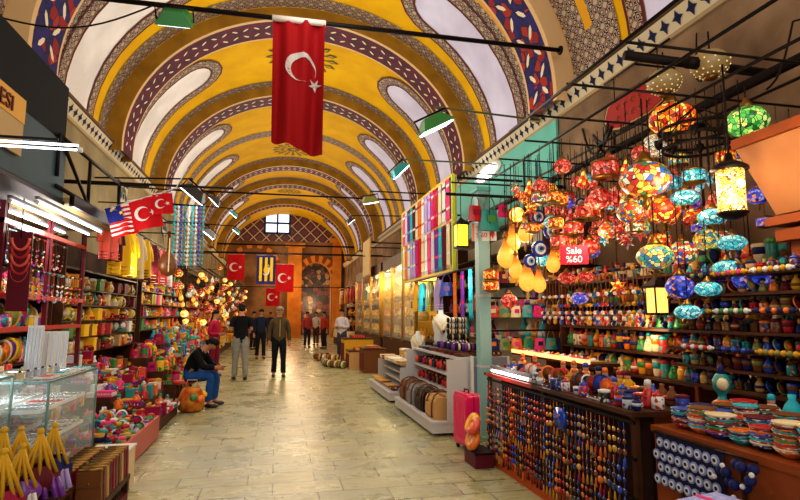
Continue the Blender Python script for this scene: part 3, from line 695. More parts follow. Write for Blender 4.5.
# black bracket frame
b = MB()
for a, c_ in (((-2.3, 6.3, 3.0), (-2.3, 6.3, 3.45)), ((-2.3, 6.3, 3.45), (-2.3, 8.6, 3.45)), ((-2.3, 7.3, 3.45), (-2.3, 7.3, 2.9)), ((-2.3, 8.6, 3.45), (-2.3, 8.6, 2.9)), ((-2.3, 6.3, 3.45), (-2.3, 7.3, 2.9)), ((-2.3, 6.3, 2.9), (-2.3, 8.6, 2.9)), ((-3.5, 6.3, 3.45), (-2.3, 6.3, 3.45)), ((-3.5, 8.6, 3.45), (-1.9, 8.6, 3.45))): b.cyl(a, c_, .022, n=6)
lput(S('bracket_frame', b, iron), (0, 0, 0), 'black metal bracket frame beside the canopy above the flags', 'bracket')
# tie rods
def tie(px0, px1, yref, Y, label, r=.03):
    z = at((px0+px1)/2, yref, Y).z; x0 = at(px0, yref, Y).x; x1 = at(px1, yref, Y).x
    zc_ = z-ZS; hw_ = math.sqrt(max(.1, RV**2-(zc_/EV)**2)) if zc_ > 0 else RV
    x0 = max(x0, X0-hw_+.03); x1 = min(x1, X0+hw_-.03)
    k = [S('wall_plate', MB().cyl((x0, 0, 0), (x0+.03, 0, 0), .07, n=10), iron), S('wall_plate', MB().cyl((x1-.03, 0, 0), (x1, 0, 0), .07, n=10), iron)]
    o = lput(S('tie_rod', MB().cyl((x0, 0, 0), (x1, 0, 0), r, n=8), iron, k), (0, Y, z), label, 'rod'); return z
zt1 = tie(60, 560, 22, 7.35, 'thick black iron tie rod high across the vault carrying the big flag', .035)
zt2 = tie(60, 560, 196, 18.0, 'long iron tie rod crossing behind the big flag at lamp height', .03)
tie(60, 560, 246, 33, 'farthest iron tie rod below the small barred window', .05)
@memo
def flood(c, em):
    hd = MB(); hd.box((0, 0, .06), (.36, .26, .12), top=.5); k = [S('reflector', hd, pm(c, .4)), S('lens', MB().box((0, 0, -.008), (.30, .22, .012)), mat('lens_glow%s' % em, '#f0fff8', .3, em=em)), S('yoke', MB().tube([(-.18, 0, .0), (-.18, 0, .14), (.18, 0, .14), (.18, 0, 0)], .012, 5), iron)]
    return S('flood_lamp', None, None, k)
# ---- flags
def flag_spec(W, H, kind, wav=.04, n=(40, 28)):
    nu, nv = n
    def F(u, v): return (u*W, wav*math.sin(u*7+v*1.5)*(.3+u) + .5*wav*math.sin(v*5), -v*H)
    def inside(u, v):
        a = W/H if W > H else H/W
        return 0
    m = MB(); m.grid(F, nu, nv, 0)
    off = []
    def patch(pts, mi):  # flat marks laid on both faces
        for sgn in (-1, 1):
            m.add([tuple(Vector(F(u, v))+Vector((0, sgn*.012, 0))) for u, v in pts], [tuple(range(len(pts)))], mi)
    return m, F, patch
def crescent(m, F, cu, cv, R, W, H, mi, side=1, down=False, fat=.8, tilt=0):
    n = 18
    def tw(x, y): return x*math.cos(tilt)-y*math.sin(tilt), x*math.sin(tilt)+y*math.cos(tilt)
    for sgn in (-1, 1):
        P = []
        for k in range(n+1):
            a = .5+(2*PI-1.0)*k/n
            o = (R*math.cos(a), R*math.sin(a)); t = a; ir = R*fat; ic = R*.25
            inn = (ic+ir*math.cos(a*1.0), ir*math.sin(a))
            P.append((o, inn))
        V_ = []
        for o, i_ in P:
            for x, y in (o, i_):
                if down: x, y = y, x
                x, y = tw(x, -y) if 0 else tw(x, y)
                V_.append(tuple(Vector(F(cu+side*x/W, cv+y/H))+Vector((0, sgn*.014, 0))))
        m.add(V_, [(2*k, 2*k+1, 2*k+3, 2*k+2) for k in range(n)], mi)
        S5 = []
        sc_ = R*.45; ox = R*1.35
        for k in range(10):
            a = PI+2*PI*k/10; r = sc_ if k % 2 == 0 else sc_*.4; x, y = ox+r*math.cos(a), r*math.sin(a)
            if down: x, y = y, x
            x, y = tw(x, y)
            S5.append(tuple(Vector(F(cu+side*x/W, cv+y/H))+Vector((0, sgn*.014, 0))))
        c0 = tw(ox, 0) if not down else tw(0, ox)
        S5.append(tuple(Vector(F(cu+side*c0[0]/W, cv+c0[1]/H))+Vector((0, sgn*.014, 0))))
        m.add(S5, [(k, (k+1) % 10, 10) for k in range(10)], mi)
flag_red = mat('flag_red', '#b80a12', .75); flag_white = mat('flag_white', '#d8ccc4', .75)
def turkish(W, H, wav, down=False, R=None):
    m, F, patch = flag_spec(W, H, 0, wav); R = R or .28*min(W, H)
    if down: crescent(m, F, .62, .36, R, W, H, 1, 1, True)
    else: crescent(m, F, .38, .5, R, W, H, 1)
    return m
# the big hanging flag
a = at(273, 18, 7.35); b_ = at(325, 26, 7.35); W = b_.x-a.x; H = zt1-.03-at(300, 158, 7.35).z
m = MB(); wv_ = .05
def BF(u, v): 
    return (u*W*(1-.05*v)+.02*v, .10*math.sin(u*9+v*1.2)*(.2+.8*v)+.04*math.sin(u*17), -v*H*(1-.10*(1-u)*v))
m.grid(BF, 40, 20, 0)
def BFc(u, v): return BF(u, v)
crescent(m, BFc, .55, .36, .215, W, H, 1, 1, True, .82, -.75)
sl = MB().tube([(-.01, 0, .0), (W+.01, 0, 0)], .045, 8)
lput(S('turkish_flag', m, [mat('flag_deep_red', '#8a060c', .8), mat('flag_grey_white', '#b8aca8', .8)], [S('rod_sleeve', sl, flag_white)]), (a.x, 7.35-.0, zt1-.0), 'large red Turkish flag hanging down from the high tie rod', 'flag')
# three small flags on a line at left
def small_flag(px0, py0, px1, py1, Y, kind, label, tilt=0):
    A = at(px0, py0, Y); B = at(px1, py0, Y); W = B.x-A.x; H = A.z-at(px0, py1, Y).z
    st = MB().cyl((-.01, 0, .0), (W+.01, 0, 0), .008, n=5)
    if kind == 'tr': sp = S('turkish_flag', turkish(W, H, .02, False, .27*min(W, H)), [flag_red, flag_white], [S('top_cord', st, flag_white)])
    elif kind == 'my':
        m, F, patch = flag_spec(W, H, 0, .02)
        for q_ in range(7): patch([(x, (2*q_+y)/14) for x, y in ((0, 0), (.25, 0), (.5, 0), (.75, 0), (1, 0), (1, 1), (.75, 1), (.5, 1), (.25, 1), (0, 1))], 1)
        for sgn in (-1, 1): m.add([tuple(Vector(F(x, y))+Vector((0, sgn*.02, 0))) for x, y in ((.0, 0), (.3, 0), (.6, 0), (.6, .5), (.3, .5), (0, .5))], [(0, 1, 2, 3, 4, 5)], 2)
        F2 = lambda u, v: tuple(Vector(F(u, v))*1.0)
        FF = lambda u, v: (F(u, v)[0], F(u, v)[1]-.012, F(u, v)[2]); crescent(m, FF, .26, .25, .17*H, W, H, 3)
        sp = S('malaysian_flag', m, [flag_red, flag_white, mat('flag_navy', '#141c6a', .7), pm('yellow')], [S('top_cord', st, flag_white)])
    elif kind == 'club':
        m, F, patch = flag_spec(W, H, 0, .03)
        for q_ in range(7): patch([(x, y) for x, y in ((q_/7, .08), ((q_+1)/7, .08), ((q_+1)/7, .9), (q_/7, .9))], 1 if q_ % 2 else 2)
        for sgn in (-1, 1):
            m.add([tuple(Vector(F(.5+.2*math.cos(t_*PI/8), .5+.22*math.sin(t_*PI/8)))+Vector((0, sgn*.02, 0))) for t_ in range(16)], [tuple(range(16))], 3)
            m.add([tuple(Vector(F(.5+.13*math.cos(t_*PI/8), .5+.15*math.sin(t_*PI/8)))+Vector((0, sgn*.026, 0))) for t_ in range(16)], [tuple(range(16))], 1)
        sp = S('club_flag', m, [mat('club_purple', '#2a2470', .7), pm('yellow'), pm('navy'), flag_white], [S('top_cord', st, flag_white)])
    return lput(sp, (A.x, Y, A.z), label, 'flag', rot=(0, tilt, 0))
small_flag(105, 209, 132, 240, 7.6, 'my', 'striped Malaysian flag hanging at left beside a red flag', -.3)
small_flag(128, 201, 158, 232, 7.58, 'tr', 'larger of the two red Turkish flags on the left flag cord', -.24)
small_flag(152, 194, 172, 215, 7.56, 'tr', 'small red Turkish flag at the right end of the left flag cord', -.12)
A = at(100, 211, 7.6); B = at(176, 188, 7.56)
lput(S('flag_cord', MB().tube([(-2.3, 7.6, 2.95), A, B, (-1.2, 7.5, 3.47)], .007, 5), flag_white), (0, 0, 0), 'pale cord from which the three small flags at left hang', 'cord')
lput(S('support_rod', MB().cyl((-3.5, 7.5, 3.47), (2.2, 7.5, 3.50), .0, n=4) if 0 else MB().cyl((-3.5, 8.6, 3.47), (-.7, 8.6, 3.47), .02, n=6), iron), (0, 0, 0), 'thin dark rod reaching out from the left wall over the flags', 'rod')
# cable across the pale vault window, green flood lamp on the first tie rod
A = Vector((XL+.25, 6.9, 5.0)); B = at(152, 6, 7.3); P = [A.lerp(B, t_/12)-Vector((0, 0, .22*math.sin(PI*t_/12))) for t_ in range(13)]
lput(S('cable', MB().tube(P, .012, 5), iron), (0, 0, 0), 'black cable sagging before the pale vault window at upper left', 'cable')
p = at(176, 9, 7.35); lput(flood('green', 2), (p.x, 7.35, zt1-.2), 'green flood lamp under the high tie rod left of the flag', 'lamp', rot=(.9, 0, 0), s=1.3)
# far flags
for px0, py0, px1, py1, Y, kd, lb in ((257, 255, 276, 284, 20, 'club', 'yellow and navy striped club flag with round crest hanging mid hall'), (276, 264, 294, 292, 20.2, 'tr', 'red Turkish flag right of the striped club flag'), (228, 254, 245, 280, 24, 'tr', 'red Turkish flag left of the striped club flag'), (266, 288, 280, 306, 27, 'tr', 'distant low red flag under the striped club flag'), (160, 262, 0, 0, 0, '', '')):
    if kd: small_flag(px0, py0, px1, py1, Y, kd, lb)
for Y_, py_, lb in ((20, 254, 'second tie rod down the hall, with the striped flag'), (24, 253, 'dark rod carrying the flag left of the striped flag'), (27, 287, 'low distant rod carrying a small red flag')):
    z_ = at(276, py_, Y_).z; lput(S('tie_rod', MB().cyl((XL+.01, 0, 0), (XR-.01, 0, 0), .02, n=6), iron), (0, Y_, z_-.0), lb, 'rod')
# ---- spot lamps
FL = [(436, 128, 8.6, 'green', 9, (.1, -.5), 1.7, 'largest green flood lamp, on the right above the scarf rack'), (401, 172, 10.6, 'teal', 9, (.1, -.8), 1.2, 'teal flood lamp shining left of the scarf rack'), (370, 202, 13.5, 'olive', 14, (.35, -.2), 1.25, 'brightest flood lamp hanging from the tie rod end at right'), (351, 222, 17.5, 'black', 4, (.1, -.7), .9, 'dim dark flood lamp right of the barred window'),
      (214, 202, 13.5, 'black', 7, (.1, .8), .9, 'black flood lamp highest at left of the vault'), (233, 215, 16.5, 'teal', 6, (.1, .7), .8, 'teal flood lamp nearest the barred window'), (209, 235, 12.6, 'grey', 12, (.15, .7), .9, 'bright grey flood lamp low at left of the vault'), (236, 232, 18.5, 'teal', 9, (.1, .7), .8, 'lower teal flood lamp near the barred window'), (192, 196, 11.5, 'black', 3, (.1, .7), 1.6, 'dark flood lamp beside the blue curtain at left')]
for px, py, Y, c, em, (rx, ry), s_, lb in FL:
    p = at(px, py, Y); o = lput(flood(c, em), p, lb, 'lamp', rot=(rx, ry if px < 277 else -abs(ry), 0), s=s_)
    sx = XL+.02 if px < 277 else XR-.02; s_ *= 1.0; r_ = MB().tube([(sx, Y, p.z+.28), (p.x, Y, p.z+.2*s_+.03), (p.x, Y, p.z+.1*s_)], .018, 6)
    if px > 277 or Y > 11: lput(S('lamp_arm', r_, mat('arm_olive', '#6a6a40', .5) if px > 380 else iron), (0, 0, 0), 'wall arm holding the '+lb.split(',')[0].split(' flood')[0]+' flood lamp'+(' at left' if px < 277 else ' at right'), 'bracket')
    lamp(p.x*.9, Y-.1, p.z-.3, em*2.2, (1, .98, .92), .12, 'flood_light')
for y_, e_ in ((9.6, 26), (11.6, 26), (14.5, 26), (17.5, 26)): lamp(-2.35, y_, 2.35, e_, (1, .82, .5), .12, 'shop_lamp_light')  # unseen fill lamps added to brighten the left shelves
# ---- wall goods at the left jewellery shop (back wall at X = -3.4)
def hrail(x, y0, y1, z, label): lput(rail(round(y1-y0, 2), 'Y', .014, 0, 2.79-z), (x, y0, z), label, 'rail')
def wallposts(x, ys, z, label):
    m = MB()
    for y in ys: m.cyl((x, y, 0), (x, y, z), .018, n=6)
    lput(S('rack_frame', m, pm('brown')), (0, 0, 0), label, 'rack')
back = mat('shop_back_cloth', '#4a3020', .9, c2='#2c1c14', vs=2)
def backboard(x, y0, y1, z0, z1, label, m_=None, sgn=1, shelves=(), sd=.35):
    """shelf unit against the wall: back, sides, shelves"""
    k = [S('back_board', MB().box((0, 0, (z0+z1)/2), (.04, y1-y0, z1-z0)), m_ or back)]
    for s_ in (-1, 1): k.append(S('side_board', MB().box((sgn*sd/2, s_*((y1-y0)/2), (z0+z1)/2), (sd, .03, z1-z0)), wood_d))
    for z in shelves: k.append(S('shelf_board', MB().box((sgn*sd/2, 0, z), (sd, y1-y0-.04, .025)), wood_d))
    lput(S('shelf_unit', None, None, k), (x, (y0+y1)/2, 0), label, 'shelf unit')
warm = ['red', 'orange', 'gold', 'crimson', 'brown', 'cream', 'coral']
brt = ['red', 'orange', 'yellow', 'green', 'teal', 'blue', 'purple', 'pink', 'white', 'gold', 'turquoise', 'crimson']
dk = ['brown', 'maroon', 'navy', 'black', 'red', 'gold', 'purple', 'teal', 'tan']
yel = ['yellow', 'gold', 'amber', 'cream', 'orange', 'olive']
backboard(-3.42, 5.2, 8.6, 0, 2.7, 'dark wooden shelf unit at the back of the left jewellery shop', None, 1, (.95, 1.35, 1.75))
for z, tag_ in ((.97, 'lowest shelf'), (1.37, 'middle shelf'), (1.77, 'upper shelf')):
    for q_ in (0, 1): goods(['jar', 'box_item', 'cup', 'plate', 'doll'], (-3.12-.15*q_, 5.9, z), (-3.12-.15*q_, 8.5, z), 20, '%s row, jewellery shop %s' % (['front', 'back'][q_], tag_), 'goods on the jewellery shop %s' % tag_, brt+yel, 1.4, hm=.36)
hrail(-2.95, 5.4, 8.6, 2.5, 'upper necklace rail under the left shop tube lights'); hrail(-2.7, 6.2, 8.5, 2.05, 'lower necklace rail in front of the left shelves')
k = [S('upright', MB().box((0, y_, 1.35), (.05, .05, 2.7)), pm('maroon')) for y_ in (-1.2, 0, 1.2)] + [S('crossbar', MB().box((0, 0, z_), (.06, 2.45, .05)), pm('red')) for z_ in (1.4, 1.75, 2.5)]
lput(S('necklace_rack', None, None, k), (-2.72, 7.4, 0), 'red framed necklace display in the left shop', 'display frame')
for r_, (x, y0, y1, z, n, w_) in enumerate(((-2.95, 5.5, 8.5, 2.49, 18, 'upper necklace rail'), (-2.7, 6.3, 8.45, 2.04, 14, 'lower necklace rail'))):
    goods('beads', (x, y0, z), (x, y1, z), n, w_, 'necklaces on the '+w_, ['red', 'coral', 'white', 'silver', 'crimson', 'gold', 'purple', 'teal', 'cream'], 1.25, rz=PI/2-.4)
# bunch of coral strands
k = []
for j in range(7):
    k.append(S('coral_strand', MB().tube([(.0+.12*math.cos(PI*t/12), .01*j, -.12*j-.18*math.sin(PI*t/12)) for t in range(13)], .022, 6), pm('red' if j % 2 else 'coral', .4)))
k.append(S('backing_card', MB().box((0, .03, -.5), (.3, .02, 1.2)), pm('maroon')))
p = at(21, 238, 6.3); lput(S('coral_necklace_display', None, None, k), p, 'bunch of red coral necklaces hanging at the far left', 'necklace display', s=.68)
lput(S('suspension_line', MB().cyl((p.x, 6.3, p.z), (p.x, 6.3, 2.79), .006, n=4), iron), (0, 0, 0), 'cord holding up the bunch of red coral necklaces', 'cord')
# glass display case
def case(x0, x1, y0, y1, z0, z1, label, lv=(.4, .7), base=None):
    cx, cy = (x0+x1)/2, (y0+y1)/2; w_, d_ = x1-x0, y1-y0; k = []
    k.append(S('case_base', MB().box((0, 0, z0/2), (w_, d_, z0)), base or pm('grey')))
    for sx in (-1, 1): k.append(S('glass_side', MB().box((sx*(w_/2-.005), 0, (z0+z1)/2), (.006, d_-.02, z1-z0)), glass))
    for sy in (-1, 1): k.append(S('glass_end', MB().box((0, sy*(d_/2-.005), (z0+z1)/2), (w_-.02, .006, z1-z0)), glass))
    k.append(S('glass_top', MB().box((0, 0, z1), (w_, d_, .01)), glass))
    for z in lv: k.append(S('glass_shelf', MB().box((0, 0, z), (w_-.03, d_-.03, .008)), glass))
    e = MB()
    for sx in (-1, 1):
        for sy in (-1, 1): e.box((sx*(w_/2), sy*d_/2, (z0+z1)/2), (.016, .016, z1-z0))
        e.box((sx*w_/2, 0, z1), (.018, d_, .018)); e.box((sx*w_/2, 0, z0), (.018, d_, .018))
    for sy in (-1, 1): e.box((0, sy*d_/2, z1), (w_, .018, .018)); e.box((0, sy*d_/2, z0), (w_, .018, .018))
    k.append(S('metal_edge', e, mat('edge_steel', '#7fa09a', .3, .7)))
    lput(S('display_case', None, None, k), (cx, cy, 0), label, 'display case')
case(-3.0, -1.75, 4.95, 6.15, .22, 1.02, 'glass jewellery case with trays at left beside the red crate', (.5, .76))
case(-2.9, -1.97, 3.5, 4.85, .5, 1.08, 'near glass jewellery case in the lower left corner', (.8,))
lamp(-2.3, 5.5, .98, 9, (.85, .97, 1), .05, 'case_light'); lamp(-2.4, 4.2, 1.04, 9, (.85, .97, 1), .05, 'case_light')
for i, (x, z) in enumerate(((-1.98, .765), (-2.35, .765), (-1.98, .505), (-2.35, .505), (-2.05, .225))):
    goods('tray', (x, 5.0, z), (x, 6.1, z), 5, ['front row on the upper glass shelf', 'rear row on the upper glass shelf', 'front row on the lower glass shelf', 'rear row on the lower glass shelf', 'row on the case floor'][i], 'trays in the glass jewellery case', ['silver', 'white', 'turquoise', 'red', 'silver'], 1.0, rz=0, sj=.02, drz=.04)
for i, (x, z) in enumerate(((-2.12, .805), (-2.38, .805), (-2.66, .805), (-2.14, .51), (-2.5, .51))):
    goods('tray', (x, 3.55, z), (x, 4.8, z), 5, ['front row on the near case shelf', 'middle row on the near case shelf', 'back row on the near case shelf', 'front row on the near case floor', 'back row on the near case floor'][i], 'trays in the near jewellery case', ['silver', 'white', 'silver', 'turquoise'], .85, rz=0, sj=.02, drz=.04)
for j, x in enumerate((-2.07, -2.25, -2.45, -2.65)):
    goods('bangles', (x, 3.6, 1.085), (x, 4.8, 1.085), 10, '%s bangle row on the near case' % ORD[j], 'bangles on top of the near glass case', ['silver', 'cream', 'tan', 'gold', 'maroon', 'silver'], 1.15, sj=.2)
for j, x in enumerate((-1.85, -2.03, -2.25, -2.5)):
    goods('bangles' if j % 2 else 'tray', (x, 5.05, 1.03), (x, 6.1, 1.03), 7 if j % 2 else 4, '%s row on top of the far glass case' % ORD[j], 'jewellery on top of the far glass case', ['silver', 'cream', 'coral', 'turquoise'], 1.0 if j % 2 else .66, rz=PI/2, drz=.05)
# white leaning price cards
k = MB()
for px, Y, w_, h_, lb in ((52, 6.0, .24, .36, 'wide white display stand standing on the glass case'), (33, 5.8, .13, .42, 'narrow white display strip left of the wide white stand')):
    p = at(px, 365, Y); st = [S('front_card', MB().box((0, 0, h_/2), (w_, .02, h_), M=RX(-.2)), pm('white')), S('foot', MB().box((0, .08, .02), (w_*.8, .16, .015)), pm('silver'))]
    for j in range(5): st.append(S('hanging_chain', MB().box((-w_*.4+w_*.2*j, -.018, h_/2), (.008, .006, h_*.9), M=RX(-.2)), mat('chain_silver', '#9098a8', .3, .8)))
    lput(S('jewellery_stand', None, None, st), (p.x, Y, 1.035), lb, 'display stand', rz=.2)
# drawstring pouches near lower left
@memo
def pouch(c, c2):
    m = MB(); m.grid(lambda u, v: ((.05+.04*math.sin(PI*min(1, v*1.2)))*math.cos(2*PI*u)*(1+.15*math.cos(12*PI*u)*(1-v)), (.05+.03*math.sin(PI*v))*math.sin(2*PI*u)*(1+.15*math.cos(12*PI*u)*(1-v)), .02+.16*(1-v)), 24, 6)
    s = MB()
    for j in range(5):
        a = -1.1+.55*j; s.tube([(0, 0, .34), (.035*math.sin(a), -.03, .26), (.085*math.sin(a), -.055*math.cos(a), .14)], .009, 5)
    s.ball((0, 0, .34), .018, 0, 8, 5)
    t = MB()
    for j in range(6):
        a = -1.2+.48*j; t.tube([(.08*math.sin(a), -.05, .12), (.11*math.sin(a), -.08, .03)], [.012, .016], 5)
    return S('drawstring_pouch', m, pm(c, .7), [S('gold_cord', s, mat('cord_gold', '#c8961e', .5)), S('striped_flap', t, pm(c2, .7))])
j = 0
table(-1.93, -1.32, 3.35, 4.3, .40, wood_d, 'low dark stand with cord pouches in the lower left corner', None)
rowsn = ['back', 'middle', 'front']
PN = []
for r_, x in enumerate((-1.42, -1.62, -1.82)):
    for i in range(4):
        y = 3.47+.235*i; c = ['crimson', 'purple', 'maroon', 'navy', 'red'][(i+r_*2) % 5]; c2 = ['orange', 'lilac', 'white', 'red', 'purple'][(i*2+r_) % 5]
        lput(pouch(c, c2), (x, y, .402), '%s pouch with gold cords, %s from near end, %s row of the low stand' % (c, ORD[i], ['right', 'middle', 'left'][r_]), 'pouch', 'drawstring pouches on the low left stand', rz=random.uniform(-.3, .3)+.3, s=1.25+random.uniform(-.1, .1))
# leather wallets rack
table(-1.52, -1.16, 4.35, 5.15, .24, wood_d, 'low rack holding brown leather purses beside the pouches', pm('maroon', .5))
@memo
def purse(c):
    return S('leather_purse', MB().box((0, 0, .12), (.18, .06, .24), top=.9), mat('leather_'+c, PAL[c], .45), [S('flap', MB().box((0, -.034, .18), (.17, .01, .11)), mat('leather_'+c, PAL[c], .45)), S('metal_frame', MB().cyl((-.085, 0, .245), (.085, 0, .245), .014, n=6), brass), S('clasp', MB().ball((0, -.035, .15), .012, 0, 6, 4), brass)])
for r_ in range(2):
    for i in range(10):
        c = ['maroon', 'brown', 'tan', 'crimson', 'brown'][(i*3+r_) % 5]
        lput(purse(c), (-1.43+.18*r_, 4.39+.078*i, .242), '%s leather purse, %s from near end, %s row of the low rack' % (c, ORD[i], ['left', 'right'][r_]), 'purse', 'leather purses on the low rack', rz=random.uniform(-.06, .06), s=(.92, .85, .92))
k = [S('front_panel', MB().box((.0, -.22, .17), (.3, .02, .34)), pm('tan')), S('side_panel', MB().box((.15, 0, .17), (.02, .46, .34)), pm('cream')), S('side_panel', MB().box((-.15, 0, .17), (.02, .46, .34)), pm('cream')), S('top_panel', MB().box((0, 0, .35), (.34, .48, .02)), pm('white'))]
lput(S('wooden_box', None, None, k), (-1.42, 5.5, 0), 'pale wooden box standing between purse rack and red crate', 'box')
# red crate full of trinkets
k = [S('crate_floor', MB().box((0, 0, .19), (.8, 1.65, .03)), pm('red'))]
for x, y, a, b_ in ((.4, 0, .03, 1.68), (-.4, 0, .03, 1.68), (0, .83, .8, .03), (0, -.83, .8, .03)): k.append(S('crate_side', MB().box((x, y, .15), (a, b_, .26)), pm('red', .4)))
for x in (-.35, .35):
    for y in (-.75, .75): k.append(S('leg', MB().box((x, y, .03), (.06, .06, .06)), pm('tan')))
lput(S('red_crate', None, None, k), (-1.84, 6.85, 0), 'low red crate of trinkets on the floor at left', 'crate')
TR = ['green', 'red', 'teal', 'purple', 'white', 'gold', 'silver', 'pink', 'navy', 'crimson']
for j, x in enumerate((-1.50, -1.60, -1.71, -1.82, -1.93, -2.04, -2.15)):
    goods(['tin', 'doll', 'jar', 'cup', 'slipper', 'plate'], (x, 6.08, .207), (x, 7.62, .207), 15, '%s column of the red crate' % ['right', 'second', 'third', 'middle', 'fifth', 'sixth', 'left'][j], 'trinkets in the red crate', TR, 1.1, jit=.008, hm=.13+.03*j)
# stepped stands behind the red crate along the left
def steps(y0, y1, label, wh, cols, kinds, x0=-1.95, n=8, h0=.35, dz=.28, m_=None, s=1.0, rows=4, dx=.3):
    k = []
    for i in range(rows): k.append(S('step_board', MB().box((-dx*i-dx/2, 0, (h0+dz*i)/2), (dx, y1-y0, h0+dz*i)), m_ or wood_d))
    lput(S('stepped_stand', None, None, k), (x0, (y0+y1)/2, 0), label, 'stepped stand')
    for i in range(rows):
        for q_ in (0, 1): goods(list(kinds), (x0-dx*(i+.27+.46*q_), y0+.02, h0+dz*i+.001), (x0-dx*(i+.27+.46*q_), y1-.02, h0+dz*i+.001), n+q_, '%s %s row, %s' % (['lowest', 'second', 'third', 'top', 'fifth'][i], ['front', 'back'][q_], wh), 'goods on the '+wh, cols, s, jit=.01, rz=0, hm=dz*1.3 if dz > .05 else 9)
MIX = ['doll', 'tin', 'box_item', 'jar', 'cup', 'plate', 'jar', 'slipper', 'bangles']
steps(6.2, 7.8, 'stepped stand of trinkets behind the red crate', 'trinket steps', TR+['orange', 'yellow'], MIX, -2.3, 14, .42, .16, None, 1.3, 3, .27)
steps(8.0, 9.5, 'stepped stand of folded cloths beyond the red crate', 'cloth steps', ['red', 'crimson', 'purple', 'white', 'orange', 'pink', 'teal', 'gold'], ['cloth', 'box_item', 'cloth', 'slipper', 'doll'], -1.5, 9, .14, .17, None, 1.4, 5, .3)
steps(9.6, 11.0, 'stepped stand beside the seated man', 'seated man steps', warm+['purple', 'white', 'pink', 'green'], ['cloth', 'tin', 'box_item', 'vase'], -1.98, 9, .2, .22, None, 1.4, 3)
steps(11.2, 12.8, 'stepped stand of red goods behind the standing man', 'red goods steps', ['red', 'crimson', 'green', 'yellow', 'magenta', 'orange'], ['doll', 'bag', 'cloth', 'tin'], -1.75, 9, .25, .25, None, 1.4, 3)
steps(13.2, 15.4, 'stepped stand of bright goods left of the standing man', 'mid hall steps', brt, ['bag', 'doll', 'cloth', 'vase', 'box_item'], -1.9, 11, .3, .3, None, 1.6, 3)
steps(15.8, 18.5, 'stepped stand of goods past the standing man', 'far left steps', brt, ['bag', 'cloth', 'vase', 'tin'], -2.0, 10, .3, .3, None, 2.0, 3)
steps(19.0, 22.5, 'distant stepped stand of goods at left', 'distant left steps', warm+yel, ['vase', 'tin', 'cloth', 'bag'], -2.1, 10, .35, .35, None, 2.2, 3)
# wall shelves with yellow goods
backboard(-3.42, 8.8, 13.0, 0, 2.7, 'tall shelf unit of yellow goods behind the seated man', None, 1, (.95, 1.2, 1.45, 1.7, 1.95, 2.25), .42)
for i, z in enumerate((.965, 1.215, 1.465, 1.715, 1.965)):
    for j, x in enumerate((-3.06, -3.22)):
        goods(['cloth', 'box_item', 'tin', 'jar', 'plate', 'cup', 'vase'], (x, 8.9, z), (x, 12.9, z), 18, '%s shelf %s row, yellow goods unit' % (['lowest', 'second', 'third', 'fourth', 'fifth'][i], ['front', 'back'][j]), 'goods in the yellow goods unit', ['yellow', 'gold', 'yellow', 'cream', 'white', 'brown', 'maroon', 'teal', 'olive', 'amber', 'green', 'red', 'tan'], 1.6, hm=.23)
backboard(-3.42, 13.3, 19.0, 0, 3.0, 'long shelf unit of mixed goods left of the hall middle', None, 1, (1.2, 1.5, 1.8, 2.1, 2.4), .45)
for i, z in enumerate((1.215, 1.515, 1.815, 2.115, 2.415)):
    goods(['bag', 'vase', 'box_item', 'cloth', 'doll'], (-3.12, 13.4, z), (-3.12, 18.9, z), 24, '%s shelf, mixed goods unit' % ['lowest', 'second', 'third', 'fourth', 'top'][i], 'goods in the mixed goods unit', brt+yel, 2.2, hm=.28)
# garments and curtains hanging at left
lput(rail(5.0, 'Y', .014, XL+.02+2.45), (-2.45, 8.7, 3.0), 'rail of yellow garments past the small flags', 'rail')
for i, (px, py, c, c2, Y, s_) in enumerate(((108, 214, 'coral', 'red', 8.8, .9), (118, 222, 'maroon', 'orange', 9.05, .9), (137, 236, 'yellow', 'gold', 9.4, 1.2), (146, 232, 'yellow', 'white', 9.8, 1.2), (155, 238, 'cream', 'yellow', 10.3, 1.2), (165, 240, 'yellow', 'maroon', 10.9, 1.1), (172, 246, 'maroon', 'tan', 11.5, 1.2), (181, 262, 'red', 'white', 12.4, 1.2), (186, 268, 'white', 'red', 13.0, 1.2))):
    lput(garment(c, c2), (-2.45, Y, 2.92), '%s garment, %s from the near end of the rail past the small flags' % (c, ORD[i]), 'garment', rz=PI/2-.5, s=s_)
# ouds (string instruments)
def oud(label, p, s_, c):
    b_ = MB().lathe([(.002, -.26), (.1, -.22), (.16, -.1), (.15, .02), (.09, .14), (.04, .2)], n=16, sy=.55)
    k = [S('neck', MB().box((0, 0, .34), (.045, .03, .34)), wood_d), S('peg_box', MB().box((0, .05, .53), (.05, .12, .04)), wood_d), S('rosette', MB().cyl((0, -.085, -.04), (0, -.095, -.04), .035, n=12), pm('maroon')), S('strings', MB().box((0, -.1, .12), (.02, .004, .6)), pm('cream'))]
    lput(S('oud', b_, mat('oud_'+c, PAL[c], .35), k), p, label, 'string instrument', s=s_, rz=.3)
p = at(168, 262, 10.4); oud('round-bellied brown string instrument hanging by the yellow garments', p, 1.0, 'brown'); lput(S('suspension_line', MB().cyl((p.x, 10.4, p.z+.5), (p.x, 10.4, 3.0), .005, n=4), iron), (0, 0, 0), 'cord of the brown string instrument', 'cord')
lput(S('hanging_bar', MB().cyl((-2.47, 10.4, 3.0), (p.x+.1, 10.4, 3.0), .012, n=6), iron), (0, 0, 0), 'short bar above the brown string instrument', 'bar')
